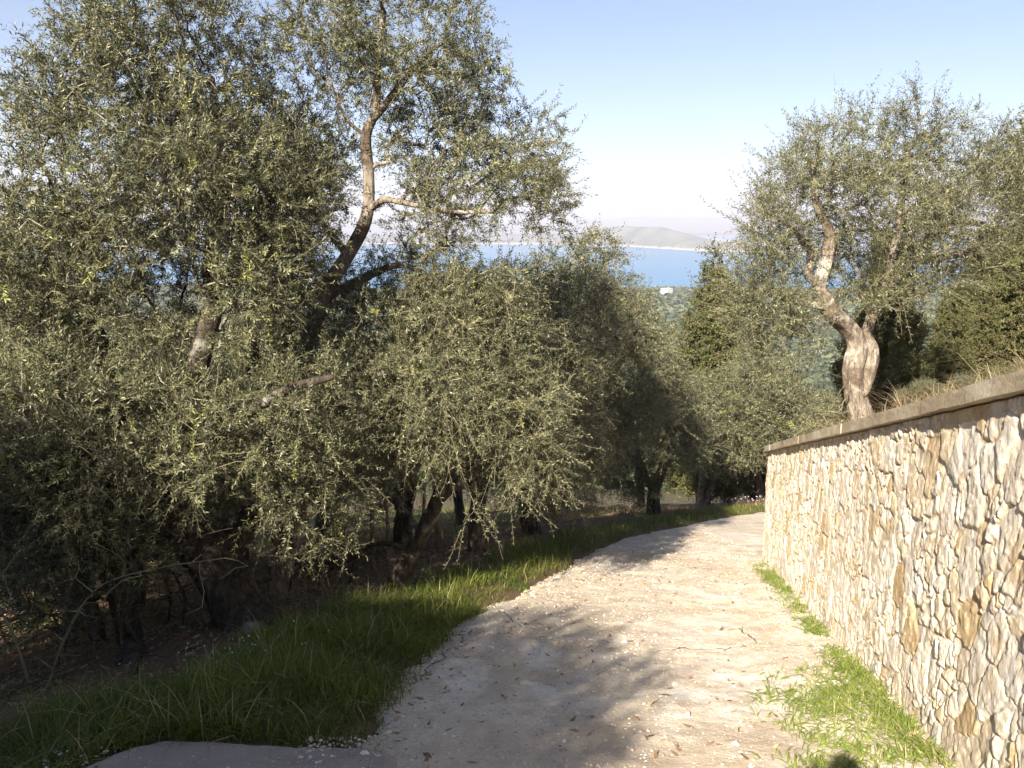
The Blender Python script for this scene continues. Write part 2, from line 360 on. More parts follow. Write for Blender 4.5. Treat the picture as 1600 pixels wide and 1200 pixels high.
       'limbs': [[(0.0, 0.0, 0.0, 0.2), (-0.07, 0.0, 0.4, 0.145), (-0.18, 0.0, 0.77, 0.12), (-0.24, 0.0, 1.06, 0.13), (-0.19, 0.05, 1.39, 0.12), (-0.35, 0.0, 1.67, 0.12), (-0.62, -0.1, 1.85, 0.11),
                  (-0.74, -0.1, 2.03, 0.115), (-0.82, -0.1, 2.2, 0.09), (-0.77, -0.1, 2.45, 0.085), (-0.73, -0.1, 2.79, 0.08), (-0.77, -0.1, 3.0, 0.06), (-0.94, -0.1, 3.29, 0.04),
                  (-1.03, -0.1, 3.86, 0.03)],
                 [(-0.07, 0.0, 0.75, 0.09), (-0.01, 0.0, 1.02, 0.1), (0.01, 0.0, 1.33, 0.09), (-0.04, 0.1, 1.56, 0.08), (0.2, 0.3, 1.99, 0.08), (0.65, 0.5, 2.51, 0.06), (1.18, 0.6, 3.04, 0.05),
                  (1.73, 0.6, 3.04, 0.035)],
                 [(-0.75, -0.1, 2.2, 0.06), (-1.02, -0.2, 2.38, 0.045), (-0.99, -0.2, 2.63, 0.04), (-1.32, -0.4, 2.96, 0.03), (-1.7, -0.5, 3.2, 0.02)],
                 [(0.2, 0.3, 1.99, 0.06), (0.35, 0.3, 2.78, 0.05), (0.37, 0.3, 3.47, 0.04), (0.4, 0.3, 4.06, 0.03)],
                 [(0.65, 0.5, 2.51, 0.05), (1.53, 0.5, 2.69, 0.04), (1.84, 0.5, 3.13, 0.035), (2.23, 0.6, 3.31, 0.03)],
                 [(-0.63, -0.1, 1.94, 0.06), (-1.26, -0.4, 2.05, 0.04), (-1.83, -0.6, 2.24, 0.03)]]}}
CLEAR = [(-1.58, 9.0, 0.94, 0.2), (-1.56, 9.0, 0.68, 0.22), (-1.56, 9.0, 0.45, 0.22), (-1.59, 9.0, 0.21, 0.22), (-1.66, 9.0, 0.0, 0.18), (-1.46, 9.0, 1.21, 0.15), (-2.84, 7.3, -1.1, 0.16), (-2.75, 7.3, -0.8, 0.16), (-1.24, 8.8, 0.23, 0.12), (4.2, 10.8, -0.16, 0.16), (4.19, 10.8, -0.5, 0.16), (4.16, 10.8, -0.84, 0.2), (4.33, 10.8, -1.19, 0.2), (4.82, 10.9, -1.82, 0.3), (4.86, 10.9, -2.36, 0.3), (6.44, 11.4, 0.0, 0.12), (-1.71, 7.0, -1.4, 0.12), (-1.49, 7.6, -1.44, 0.12), (0.2, 10.3, -4.5, 0.36, 3), (-0.2, 10.1, -4.6, 0.34, 3), (0.45, 10.6, -4.7, 0.36, 3), (3.0, 17.4, -6.7, 0.45, 5), (2.2, 15.9, -6.3, 0.4, 5), (1.2, 13.2, -5.6, 0.4, 4), (3.7, 18.4, -7.0, 0.5, 6), (5.0, 20.3, -7.7, 0.6, 6), (6.3, 22, -8.2, 0.6, 6)]  # limb and verge points; crowns are cut open so sun lands on them
# ------------------------------------------------------------ ground
def axis(lo, hi, fine_lo, fine_hi, step, grow=1.16):
    a = list(np.arange(fine_lo, fine_hi, step)); s = step; v = fine_lo; left = []
    while v > lo: s *= grow; v -= s; left.append(v)
    s = step; v = a[-1]; right = []
    while v < hi: s *= grow; v += s; right.append(v)
    return np.array(left[::-1]+a+right)

COAST_Y = 1500.0
def land_z(x, y):
    """the whole landscape down to the strait and beyond"""
    z = ground_z(x, y)
    far = smooth(90, 260, np.hypot(x, y))
    a = 650*fbm(x/900., y*0+.3, s=31, n=3)
    t = np.clip((y-200)/(COAST_Y+a*.4-200), 0, 1.4)
    base = -70-34*t+9*np.exp(-((t-.66)/.17)**2)*(1+.5*fbm(x/330., y/330., s=21, n=4))-5
    base = base+7*fbm(x/260., y/260., s=22, n=4)
    coast = smooth(.93, 1.06, t)
    base = base*(1-coast)+(-136)*coast
    back = np.where(y < -30, plane(x, y)+6*fbm(x/60., y/60., s=8), 0)
    zz = z*(1-far)+base*far
    return np.where(y < -30, back, zz)

def ground():
    xs = axis(-14000, 14000, -13, 15, .16, 1.13); ys = axis(-900, 16000, 1.5, 32, .16, 1.12)
    X, Y = np.meshgrid(xs, ys)
    Z = land_z(X, Y)
    fine = smooth(40, 20, np.hypot(X, Y))
    d = poly_dist(X, Y, ROAD_S)
    Z = Z+fine*smooth(.3, 1, d)*.03*fbm(X*6, Y*6, s=14)
    n, m = X.shape
    V = np.stack([X, Y, Z], -1).reshape(-1, 3)
    i = np.arange(n*m).reshape(n, m)
    F = np.stack([i[:-1, :-1], i[:-1, 1:], i[1:, 1:], i[1:, :-1]], -1).reshape(-1, 4)
    m_, nt, b = new_mat('hillside_soil')
    co = coords(nt)
    n1 = noise(nt, .9, 6, .6, co); n2 = noise(nt, 14, 6, .7, co); n3 = noise(nt, .012, 8, .6, co)
    soil = mixc(nt, n2, (.09, .055, .033), (.26, .175, .115))
    moss = mixc(nt, ramp(nt, n1, [(.5, (0, 0, 0)), (.62, (1, 1, 1))]), soil, (.085, .11, .035))
    geo = nt.nodes.new('ShaderNodeNewGeometry'); sep = nt.nodes.new('ShaderNodeSeparateXYZ')
    nt.links.new(geo.outputs['Position'], sep.inputs[0])
    mr = nt.nodes.new('ShaderNodeMapRange'); mr.inputs[1].default_value = 45; mr.inputs[2].default_value = 120
    nt.links.new(sep.outputs[1], mr.inputs[0])
    green = ramp(nt, n3, [(.3, (.035, .055, .025)), (.55, (.06, .08, .035)), (.7, (.16, .15, .08))])
    c = mixc(nt, mr.outputs[0], moss, green)
    nt.links.new(c, b.inputs['Base Color']); b.inputs['Roughness'].default_value = .95
    b.inputs['Specular IOR Level'].default_value = .1
    bump(nt, b, n2, .6, .02)
    link('ground', make_mesh('ground', V, [F], [m_], smooth_shade=True), kind='structure')
ground()

# ------------------------------------------------------------ road
def road_z(x, y):
    d = poly_dist(x, y, ROAD_S)
    z = plane(x, y)
    z = z+.028*fbm(x*.8, y*.6, s=41, n=3)+.014*fbm(x*3.1, y*3.1, s=42, n=3)+.006*fbm(x*13, y*13, s=43, n=3)
    z = z-.07*smooth(-.30, .22, d+.30*fbm(x*1.3, y*1.3, s=44)+.14*fbm(x*5, y*5, s=45))+.008*smooth(.1, .5, fbm(x*22, y*22, s=46, n=2))
    rut = np.exp(-((d+.95)/.28)**2)+np.exp(-((d+2.45)/.3)**2)
    return z-.02*rut

def keep_grid(xs, ys, zf, mask):
    X, Y = np.meshgrid(xs, ys)
    Z = zf(X, Y); n, m = X.shape
    i = np.arange(n*m).reshape(n, m)
    F = np.stack([i[:-1, :-1], i[:-1, 1:], i[1:, 1:], i[1:, :-1]], -1).reshape(-1, 4)
    cx = (X[:-1, :-1]+X[1:, 1:])/2; cy = (Y[:-1, :-1]+Y[1:, 1:])/2
    F = F[mask(cx, cy).ravel()]
    used = np.unique(F); re = np.full(n*m, -1); re[used] = np.arange(len(used))
    return np.stack([X, Y, Z], -1).reshape(-1, 3)[used], re[F]

def road_mask(x, y):
    d = poly_dist(x, y, ROAD_S)
    n = (x-WALL_A[0])*WALL_N[0]+(y-WALL_A[1])*WALL_N[1]
    n2 = -((x-WALL_B[0])*RET_DIR[1]-(y-WALL_B[1])*RET_DIR[0])
    front = (n > -.05) | (n2 > -.05)
    front = np.where(y < -3, x < 2.4, front)
    return (d < .22) & (d > -4.6) & front

def road_dirt(x, y):
    """where brown earth and gravel have washed over the old concrete"""
    d = poly_dist(x, y, ROAD_S)
    n = fbm(x*.9, y*.7, s=47, n=5)
    a = smooth(-2.35, -1.5, d+.7*n)*(.55+.45*smooth(11, 8, y))
    a = a*(.45+.55*smooth(-.35, .15, fbm(x*2.3, y*2.3, s=48, n=4)))
    for cx, cy, rx, ry in ((.14, 4.75, .17, .33), (.22, 5.75, .16, .45), (1.15, 3.7, .45, .75), (-.35, 5.2, .2, .5)):       # bare patches of the slab
        q = ((x-cx)/rx)**2+((y-cy)/ry)**2+.7*fbm(x*5, y*5, s=49)
        a = a*smooth(.6, 1.1, q)
    return a

def road_material():
    m, nt, b = new_mat('worn_concrete_track')
    co = coords(nt)
    big = noise(nt, .55, 5, .6, co, .4); mid = noise(nt, 3.4, 6, .65, co); fine = noise(nt, 42, 5, .7, co); spk = noise(nt, 120, 3, .7, co)
    base = ramp(nt, big, [(.33, (.62, .51, .38)), (.5, (.82, .75, .62)), (.64, (.80, .76, .68))])
    dirt = mixc(nt, ramp(nt, mid, [(.42, (0, 0, 0)), (.66, (.8, .8, .8))]), base, (.56, .42, .28))
    grit = mixc(nt, ramp(nt, fine, [(.3, (.55, .55, .55)), (.5, (0, 0, 0))]), dirt, (.34, .26, .19))
    c = mixc(nt, ramp(nt, spk, [(.62, (0, 0, 0)), (.72, (.8, .8, .8))]), grit, (.82, .78, .70))
    dt = attr(nt, 'dirt')
    earth = mixc(nt, fine, (.34, .255, .17), (.70, .59, .45))
    c = mixc(nt, dt, c, earth)
    # old cracks
    vw = nt.nodes.new('ShaderNodeTexVoronoi'); vw.feature = 'DISTANCE_TO_EDGE'; vw.inputs['Scale'].default_value = .75
    wv = nt.nodes.new('ShaderNodeTexNoise'); wv.inputs['Scale'].default_value = 1.7; wv.inputs['Detail'].default_value = 6
    nt.links.new(co, wv.inputs[0])
    add = nt.nodes.new('ShaderNodeVectorMath'); add.operation = 'MULTIPLY_ADD'; add.inputs[1].default_value = (.55, .55, .55)
    nt.links.new(wv.outputs['Color'], add.inputs[0]); nt.links.new(co, add.inputs[2])
    nt.links.new(add.outputs[0], vw.inputs['Vector'])
    crk = ramp(nt, vw.outputs['Distance'], [(0, (1, 1, 1)), (.006, (0, 0, 0))])
    gate = ramp(nt, noise(nt, .45, 2, .5, co), [(.5, (0, 0, 0)), (.58, (1, 1, 1))])
    ck = mixc(nt, 1.0, crk, gate, 'MULTIPLY')
    c = mixc(nt, ck, c, (.07, .055, .045))
    nt.links.new(c, b.inputs['Base Color'])
    b.inputs['Roughness'].default_value = .92; b.inputs['Specular IOR Level'].default_value = .2
    s = nt.nodes.new('ShaderNodeMath'); s.operation = 'SUBTRACT'
    nt.links.new(mixc(nt, .5, fine, mid), s.inputs[0]); nt.links.new(ck, s.inputs[1])
    bump(nt, b, s.outputs[0], .9, .025)
    return m
M['road'] = road_material()

def road():
    xs = np.arange(-2.2, 4.6, .03); ys = np.arange(1.0, 12.5, .035)
    V1, F1 = keep_grid(xs, ys, road_z, road_mask)
    xs = np.arange(-3, 28, .12); ys = np.arange(ys[-1], 34, .12)
    V2, F2 = keep_grid(xs, ys, road_z, road_mask)
    xs = np.arange(-2.4, 2.8, .15); ys = np.arange(-12, 1.001+.02, .13)
    ys[-1] = 1.0
    V3, F3 = keep_grid(xs, ys, road_z, road_mask)
    V = np.vstack([V1, V2, V3])
    link('road', make_mesh('road', V, [F1, F2+len(V1), F3+len(V1)+len(V2)], [M['road']], attrs={'dirt': .72*road_dirt(V[:, 0], V[:, 1])}, smooth_shade=True), kind='structure')
road()

def apron():
    """smooth concrete slab where a side path meets the track"""
    P = np.array(APRON)
    P = np.vstack([P, P[:1]])
    def inside(x, y):
        c = np.zeros(np.shape(x), bool)
        for i in range(len(P)-1):
            (x1, y1), (x2, y2) = P[i], P[i+1]
            hit = ((y1 > y) != (y2 > y)) & (x < (x2-x1)*(y-y1)/(y2-y1+1e-12)+x1)
            c ^= hit
        return c
    def edge(x, y):
        return np.abs(np.min([np.abs(poly_dist(x, y, P))], axis=0))
    def z(x, y):
        e = edge(x, y)
        return plane(x, y)+.035-.06*smooth(.12, -.02, e+.06*fbm(x*5, y*5, s=62))+.014*fbm(x*2, y*2, s=61)+.012*fbm(x*7, y*7, s=63)+.007*fbm(x*22, y*22, s=64)+.05*smooth(-1.2, -2.6, x)*0
    V, F = keep_grid(np.arange(-3.2, -.3, .025), np.arange(1.2, 4.1, .03), z, lambda x, y: inside(x, y))
    m, nt, b = new_mat('smooth_grey_concrete')
    co = coords(nt); n1 = noise(nt, 2, 6, .6, co); n2 = noise(nt, 60, 4, .7, co)
    c = ramp(nt, n1, [(.3, (.30, .25, .20)), (.7, (.46, .40, .33))])
    c = mixc(nt, ramp(nt, n2, [(.3, (.6, .6, .6)), (.45, (0, 0, 0))]), c, (.2, .19, .18))
    nt.links.new(c, b.inputs['Base Color']); b.inputs['Roughness'].default_value = .85
    bump(nt, b, n2, .9, .012)
    link('path', make_mesh('path', V, [F], [m], smooth_shade=True), kind='structure')
apron()

# ------------------------------------------------------------ loose stones
rng = np.random.default_rng(7)
ICO = None
def ico():
    global ICO
    if ICO is None:
        t = (1+5**.5)/2
        v = np.array([(-1, t, 0), (1, t, 0), (-1, -t, 0), (1, -t, 0), (0, -1, t), (0, 1, t), (0, -1, -t), (0, 1, -t), (t, 0, -1), (t, 0, 1), (-t, 0, -1), (-t, 0, 1)], float)
        v /= np.linalg.norm(v[0])
        f = np.array([(0, 11, 5), (0, 5, 1), (0, 1, 7), (0, 7, 10), (0, 10, 11), (1, 5, 9), (5, 11, 4), (11, 10, 2), (10, 7, 6), (7, 1, 8), (3, 9, 4), (3, 4, 2), (3, 2, 6), (3, 6, 8), (3, 8, 9), (4, 9, 5), (2, 4, 11), (6, 2, 10), (8, 6, 7), (9, 8, 1)])
        ICO = v, f
    return ICO

def stones(name, xy, z, size, mat_, tint, **kw):
    v, f = ico(); n = len(xy)
    S = size[:, None, None]*rng.uniform(.55, 1.25, (n, 1, 3))*np.array([1, 1, .6])
    jit = rng.uniform(.72, 1.2, (n, 12, 1))
    a = rng.uniform(0, 2*pi, n); ca, sa = np.cos(a)[:, None], np.sin(a)[:, None]
    P = v[None]*jit*S
    x = P[..., 0]*ca-P[..., 1]*sa; y = P[..., 0]*sa+P[..., 1]*ca
    P = np.stack([x+xy[:, :1], y+xy[:, 1:2], P[..., 2]+(z+size*.12)[:, None]], -1)
    F = (f[None]+12*np.arange(n)[:, None, None]).reshape(-1, 3)
    return link(name, make_mesh(name, P.reshape(-1, 3), [F], [mat_], attrs={'tint': np.repeat(tint, 20)}), **kw)

def stone_mat():
    m, nt, b = new_mat('loose_stone')
    c = ramp(nt, attr(nt, 'tint'), [(0, (.26, .19, .13)), (.5, (.52, .44, .34)), (1, (.76, .72, .64))])
    nt.links.new(c, b.inputs['Base Color']); b.inputs['Roughness'].default_value = .9
    bump(nt, b, noise(nt, 90, 4, .7, coords(nt)), .5, .004)
    return m
M['stone'] = stone_mat()

def gravel():
    n = 210000
    y = 1.5+(rng.random(n)**1.5)*15
    x = rng.uniform(-2.4, 4.2, n)
    d = poly_dist(x, y, ROAD_S)
    wn_ = (x-WALL_A[0])*WALL_N[0]+(y-WALL_A[1])*WALL_N[1]
    dens = .22+.55*road_dirt(x, y)+.9*smooth(-.45, -.02, d)+.8*smooth(.9, .2, wn_)+.55*smooth(.1, .5, fbm(x*.9, y*.9, s=51))
    k = (rng.random(n) < dens*.55) & ((d < .25) | ((y < 3.75) & (d < 1.5) & (rng.random(n) < .25))) & (wn_ > .03)
    x, y, d = x[k], y[k], d[k]; n = len(x)
    size = .0032+.011*rng.random(n)**6+.02*(rng.random(n) > .995)
    z = np.where((d > -.2) & (y < 3.9), plane(x, y)+.035, road_z(x, y))
    stones('gravel', np.stack([x, y], -1), z, size, M['stone'], np.clip(rng.normal(.5, .25, n), 0, 1), label='pale gravel and crumbs of stone scattered over the track', cat='gravel', kind='stuff')
gravel()

# ------------------------------------------------------------ stone wall
def cell_field(u, v, su, sv, s):
    """jittered anisotropic cells: nearest and second distance, cell id, offset inside the cell"""
    gu = u/su; gv = v/sv
    iu = np.floor(gu); iv = np.floor(gv)
    f1 = np.full(u.shape, 9e9); f2 = f1.copy(); cid = np.zeros(u.shape); ou = np.zeros(u.shape); ov = ou.copy()
    for a in (-2, -1, 0, 1, 2):
        for b in (-2, -1, 0, 1, 2):
            cu, cv = iu+a, iv+b
            h1 = _hash(cu, cv, cu*0, s); h2 = _hash(cu, cv, cu*0, s+1); h3 = _hash(cu, cv, cu*0, s+2)
            pu = cu+.5+(h1-.5)*1.0; pv = cv+.5+(h2-.5)*.8+.18*(cu % 2)
            du, dv = gu-pu, gv-pv
            dist = np.sqrt(du**2+dv**2)-.28*h3
            near = dist < f1
            f2 = np.where(near, f1, np.minimum(f2, dist))
            cid = np.where(near, _hash(cu, cv, cu*0, s+3), cid)
            ou = np.where(near, du, ou); ov = np.where(near, dv, ov)
            f1 = np.where(near, dist, f1)
    return f1, f2, cid, ou, ov

def wall_relief(u, v):
    wu = u+.05*fbm(u*2, v*1.6, s=70)+.022*fbm(u*13, v*8, s=71); wv = v+.06*fbm(u*2.4, v*2.4, s=72)+.034*fbm(u*12, v*12, s=73)
    f1, f2, cid, ou, ov = cell_field(wu, wv, .195, .255, 80)
    g1, g2, cid2, ou2, ov2 = cell_field(wu+.4*cid, wv, .100, .135, 60)
    small = _hash(np.floor(cid*8887), u*0, u*0, 4) < .5          # some big stones are really clusters of small ones
    e = np.where(small, np.minimum((f2-f1)*1.6, (g2-g1)*.85), (f2-f1)*1.6)
    cid = np.where(small, cid2*.93+.07*cid, cid); ou = np.where(small, ou2, ou); ov = np.where(small, ov2, ov)
    c2 = _hash(np.floor(cid*9973), u*0, u*0, 5)
    c3 = _hash(np.floor(cid*7919), u*0, u*0, 6)
    gap = smooth(-.05, .14+.06*c2, e+.10*fbm(u*26, v*20, s=74, n=3))
    strat = fbm(u*24+5*cid, v*8, cid*31, s=75, n=4)              # bedding planes running up the stones
    rough = fbm(u*16, v*16, s=76, n=4)
    bev = smooth(0, .6, e)
    ledge = np.floor(3*(ou*.7*(c2-.2)-ov*.6+.5+.35*rough+cid))*(.5+c3)          # split faces step back along the bedding
    ledge = ledge-np.floor(3*(cid+.5))*(.5+c3)
    face = .022+.026*c2+.004*bev+(c3-.5)*.04*ou+(c2-.5)*.03*ov+.005*ledge+.005*strat+.012*rough+.004*fbm(u*30, v*22, s=81, n=2)+.012*fbm(u*2.2, v*1.8, s=79)
    mortar = .012+.016*fbm(u*9, v*9, s=77, n=4)+.022*smooth(-.1, .5, fbm(u*1.3, v*1.3, s=78))
    h = mortar+(face-mortar)*gap
    h = .010+h*.58+.002*fbm(u*34, v*20, s=82, n=2)*gap
    return h, gap, cid, strat

def stone_face(origin, direc, normal, length, step, zbot, ztop, name, parent, mat_):
    us = np.arange(0, length+1e-6, step)
    nv = int(2.5/step)
    U, Vf = np.meshgrid(us, np.linspace(0, 1, nv))
    bx = origin[0]+direc[0]*U; by = origin[1]+direc[1]*U
    zb, zt = zbot(bx, by), ztop(bx, by)
    Z = zb+(zt-zb)*Vf
    hgt = Z-(-.32*(by-3))
    h, gap, cid, strat = wall_relief(U+name.__len__()*3.1, hgt)
    h = h*np.where(Vf > .995, .3, 1)
    endf = smooth(0, .05, length-U)*.9+.1
    h = h*endf
    X = bx+normal[0]*h; Y = by+normal[1]*h
    n, m = U.shape; i = np.arange(n*m).reshape(n, m)
    F = np.stack([i[:-1, :-1], i[:-1, 1:], i[1:, 1:], i[1:, :-1]], -1).reshape(-1, 4)
    tint = _hash(np.floor(cid*99991), U*0, U*0, 8)
    me = make_mesh(name, np.stack([X, Y, Z], -1).reshape(-1, 3), [F], [mat_], attrs={'tint': tint.ravel(), 'gap': gap.ravel(), 'strat': strat.ravel()}, smooth_shade=True)
    return link(name, me, parent)

def wall_mat():
    m, nt, b = new_mat('stone_masonry')
    co = coords(nt)
    t = attr(nt, 'tint'); g = attr(nt, 'gap'); s = attr(nt, 'strat')
    st = ramp(nt, t, [(0, (.60, .52, .42)), (.2, (.76, .70, .62)), (.42, (.80, .75, .68)), (.56, (.66, .63, .59)), (.76, (.74, .66, .55)), (.92, (.55, .42, .25)), (1, (.80, .77, .71))])
    band = ramp(nt, s, [(0, (1, 1, 1)), (1, (1, 1, 1))])
    n1 = noise(nt, 2.2, 7, .7, coords(nt, 'Object', (11, 11, 5)), .3); n2 = noise(nt, 4, 5, .6, co); n3 = noise(nt, 6, 5, .75, coords(nt, 'Object', (14, 14, 4)))
    st = mixc(nt, ramp(nt, n2, [(.52, (0, 0, 0)), (.68, (.6, .6, .6))]), st, (.46, .31, .14))
    st = mixc(nt, ramp(nt, n1, [(.34, (.6, .6, .6)), (.5, (0, 0, 0))]), st, (.34, .28, .21))
    st = mixc(nt, ramp(nt, n1, [(.6, (0, 0, 0)), (.75, (.6, .6, .6))]), st, (.86, .83, .77))
    mo = mixc(nt, n1, (.42, .32, .20), (.66, .54, .37))
    st = mixc(nt, 1.0, st, (1.0, .96, .88), 'MULTIPLY')
    c = mixc(nt, ramp(nt, g, [(.25, (0, 0, 0)), (.6, (1, 1, 1))]), mo, st)
    nt.links.new(c, b.inputs['Base Color'])
    b.inputs['Roughness'].default_value = .88; b.inputs['Specular IOR Level'].default_value = .2
    bump(nt, b, mixc(nt, .5, n1, n3), .9, .016)
    return m

def beam(path, width_dir, w0, w1, z0, z1, zfun, step, amp, seed):
    """a coping length: swept rectangle with worn, uneven faces"""
    a, bb = path
    L = np.linalg.norm(bb-a); n = max(3, int(L/step)); prof = []
    hh = z1-z0
    k = 4
    for i in range(k): prof.append((w1, z0+hh*i/k))
    for i in range(9): prof.append((w1+(w0-w1)*i/9, z1))
    for i in range(k): prof.append((w0, z1-hh*i/k))
    for i in range(6): prof.append((w0+(w1-w0)*i/6, z0))
    prof = np.array(prof); m = len(prof)
    ts = np.linspace(0, 1, n)
    C = a[None]+(bb-a)[None]*ts[:, None]
    X = C[:, None, 0]+width_dir[0]*prof[None, :, 0]; Y = C[:, None, 1]+width_dir[1]*prof[None, :, 0]
    Zc = zfun(C[:, 1])[:, None]+prof[None, :, 1]
    q = amp*fbm(ts[:, None]*L*6, prof[None, :, 0]*20, prof[None, :, 1]*20, s=seed, n=4)
    X = X+width_dir[0]*q; Y = Y+width_dir[1]*q; Zc = Zc+q*.8
    i = np.arange(n*m).reshape(n, m)
    j = np.roll(i, -1, axis=1)
    F = np.stack([i[:-1], i[1:], j[1:], j[:-1]], -1).reshape(-1, 4)
    V = np.stack([X, Y, Zc], -1).reshape(-1, 3)
    V = np.vstack([V, V[:m].mean(0), V[(n-1)*m:].mean(0)])
    c0, c1 = len(V)-2, len(V)-1
    T1 = np.stack([i[0], j[0], np.full(m, c0)], -1); T2 = np.stack([j[-1], i[-1], np.full(m, c1)], -1)
    return V, F, np.vstack([T1, T2])

def wall():
    root = bpy.data.objects.new('stone_wall', None); COL.objects.link(root)
    root.location = (WALL_B[0], WALL_B[1], float(plane(0, WALL_B[1])))
    root['label'] = 'long retaining wall of pale upright stones with concrete coping beside the track'
    root['category'] = 'stone wall'
    inv = np.array(root.location)
    mt = wall_mat()
    zb = lambda x, y: np.minimum(plane(x, y), wall_top(y)-1.7)-.12
    zt = lambda x, y: wall_top(y)-.085+.0*x
    obs = []
    L1 = 7.0
    # near length fine, far and rear lengths share the same stonework
    A = WALL_A+WALL_DIR*5.0
    obs.append(stone_face(A, WALL_DIR, WALL_N, WALL_LEN-5.0, .0085, zb, zt, 'masonry', root, mt))
    obs.append(stone_face(WALL_A, WALL_DIR, WALL_N, 5.0, .05, zb, zt, 'masonry', root, mt))
    rn = np.array([-RET_DIR[1], RET_DIR[0]])
    obs.append(stone_face(WALL_B, RET_DIR, rn, RET_LEN, .03, zb, zt, 'masonry', root, mt))
    # coping
    m, nt, b = new_mat('coping_concrete')
    co = coords(nt); n1 = noise(nt, 3, 6, .6, co); n2 = noise(nt, 45, 5, .7, co)
    c = ramp(nt, n1, [(.3, (.28, .215, .135)), (.5, (.43, .35, .23)), (.7, (.58, .50, .37))])
    c = mixc(nt, ramp(nt, n2, [(.3, (.7, .7, .7)), (.45, (0, 0, 0))]), c, (.10, .08, .06))
    nt.links.new(c, b.inputs['Base Color']); b.inputs['Roughness'].default_value = .9
    bump(nt, b, n2, .6, .008)
    cuts = [-.1, 2.6, 5.1, 7.65, 9.8, 12.0, 14.0, WALL_LEN-.55, WALL_LEN+.10]
    for i in range(len(cuts)-1):
        P = (WALL_A+WALL_DIR*(cuts[i]+.006), WALL_A+WALL_DIR*(cuts[i+1]-.006))
        hgt = .088
        V, F, T = beam(P, WALL_N, -.30, .078+.006*(i % 3), -hgt, 0, wall_top, .03, .007, 90+i)
        obs.append(link('coping', make_mesh('coping', V, [F, T], [m], smooth_shade=False), root))
    for i in range(3):
        P = (WALL_B+RET_DIR*(.13+2.3*i), WALL_B+RET_DIR*(.13+2.3*(i+1)-.012))
        V, F, T = beam(P, rn, -.30, .078, -.10, 0, wall_top, .05, .006, 120+i)
        obs.append(link('coping', make_mesh('coping', V, [F, T], [m], smooth_shade=False), root))
    for o in obs:
        co_ = np.empty(len(o.data.vertices)*3, np.float32); o.data.vertices.foreach_get('co', co_)
        co_ = co_.reshape(-1, 3)-inv.astype(np.float32); o.data.vertices.foreach_set('co', co_.ravel()); o.data.update()
wall()
# ------------------------------------------------------------ sea and the far shore
SEA_Z = -122.0
def sea():
    xs = axis(-26000, 26000, -1500, 1500, 60, 1.25); ys = axis(1000, 24000, 1100, 3000, 60, 1.2)
    X, Y = np.meshgrid(xs, ys); n, m = X.shape; i = np.arange(n*m).reshape(n, m)
    F = np.stack([i[:-1, :-1], i[:-1, 1:], i[1:, 1:], i[1:, :-1]], -1).reshape(-1, 4)
    V = np.stack([X, Y, X*0+SEA_Z], -1).reshape(-1, 3)
    m_, nt, b = new_mat('sea_water')
    co = coords(nt); n1 = noise(nt, .0016, 5, .6, coords(nt, 'Object', (1, 3.5, 1))); n2 = noise(nt, .25, 6, .7, co)
    nt.links.new(ramp(nt, n1, [(.35, (.028, .155, .31)), (.65, (.045, .20, .37))]), b.inputs['Base Color'])
    b.inputs['Roughness'].default_value = .35; b.inputs['IOR'].default_value = 1.33
    bump(nt, b, n2, .35, 1.2)
    link('sea', make_mesh('sea', V, [F], [m_]), kind='structure')
sea()

def far_mat(name, low, high, rock):
    m, nt, b = new_mat(name)
    co = coords(nt); n1 = noise(nt, .004, 8, .65, co); n2 = noise(nt, .03, 5, .7, co)
    c = ramp(nt, n1, [(.35, low), (.62, high)])
    geo = nt.nodes.new('ShaderNodeNewGeometry'); sep = nt.nodes.new('ShaderNodeSeparateXYZ')
    nt.links.new(geo.outputs['Position'], sep.inputs[0])
    mr = nt.nodes.new('ShaderNodeMath'); mr.operation = 'MULTIPLY_ADD'; mr.inputs[1].default_value = 26; 
    nt.links.new(n2, mr.inputs[0]); nt.links.new(sep.outputs[2], mr.inputs[2])
    q = nt.nodes.new('ShaderNodeMapRange'); q.inputs[1].default_value = -112; q.inputs[2].default_value = -98
    q.inputs[3].default_value = 1; q.inputs[4].default_value = 0
    nt.links.new(mr.outputs[0], q.inputs[0])
    c = mixc(nt, q.outputs[0], c, rock)
    nt.links.new(c, b.inputs['Base Color']); b.inputs['Roughness'].default_value = .95
    return m

def headland(name, xs, ys, zf, mt):
    X, Y = np.meshgrid(xs, ys); Z = zf(X, Y); n, m = X.shape; i = np.arange(n*m).reshape(n, m)
    F = np.stack([i[:-1, :-1], i[:-1, 1:], i[1:, 1:], i[1:, :-1]], -1).reshape(-1, 4)
    link(name, make_mesh(name, np.stack([X, Y, Z], -1).reshape(-1, 3), [F], [mt], smooth_shade=True), kind='structure')

# the low headland across the strait, with pale cliffs along its waterline
HX = np.array([-1500, 100, 400, 600, 720, 900, 1010, 1110, 1200, 1280])
HH = np.array([30, 34, 50, 84, 102, 96, 66, 40, 22, -8])
def head_z(X, Y):
    s = np.interp(X, [-1500, 100, 600, 870, 1200], [5250, 5000, 4740, 3800, 3300])+90*fbm(X/400., X*0, s=131, n=4)
    depth = Y-s
    prof = np.interp(X+.12*(5000-Y), HX, HH)
    up = smooth(-6, 26, depth)*.20+.80*smooth(0, 560, depth)
    dn = smooth(2300, 1100, depth)
    z = SEA_Z-6+(prof+6)*up*dn+up*dn*9*fbm(X/210., Y/210., s=133, n=5)
    z = z+8*smooth(-4, 10, depth)
    return z
headland('headland', np.arange(-1500, 1700, 22.), np.concatenate([np.arange(3150, 5300, 14.), np.arange(5300, 7400, 45.)]), head_z,
         far_mat('headland_scrub', (.04, .06, .045), (.17, .165, .12), (.55, .50, .42)))
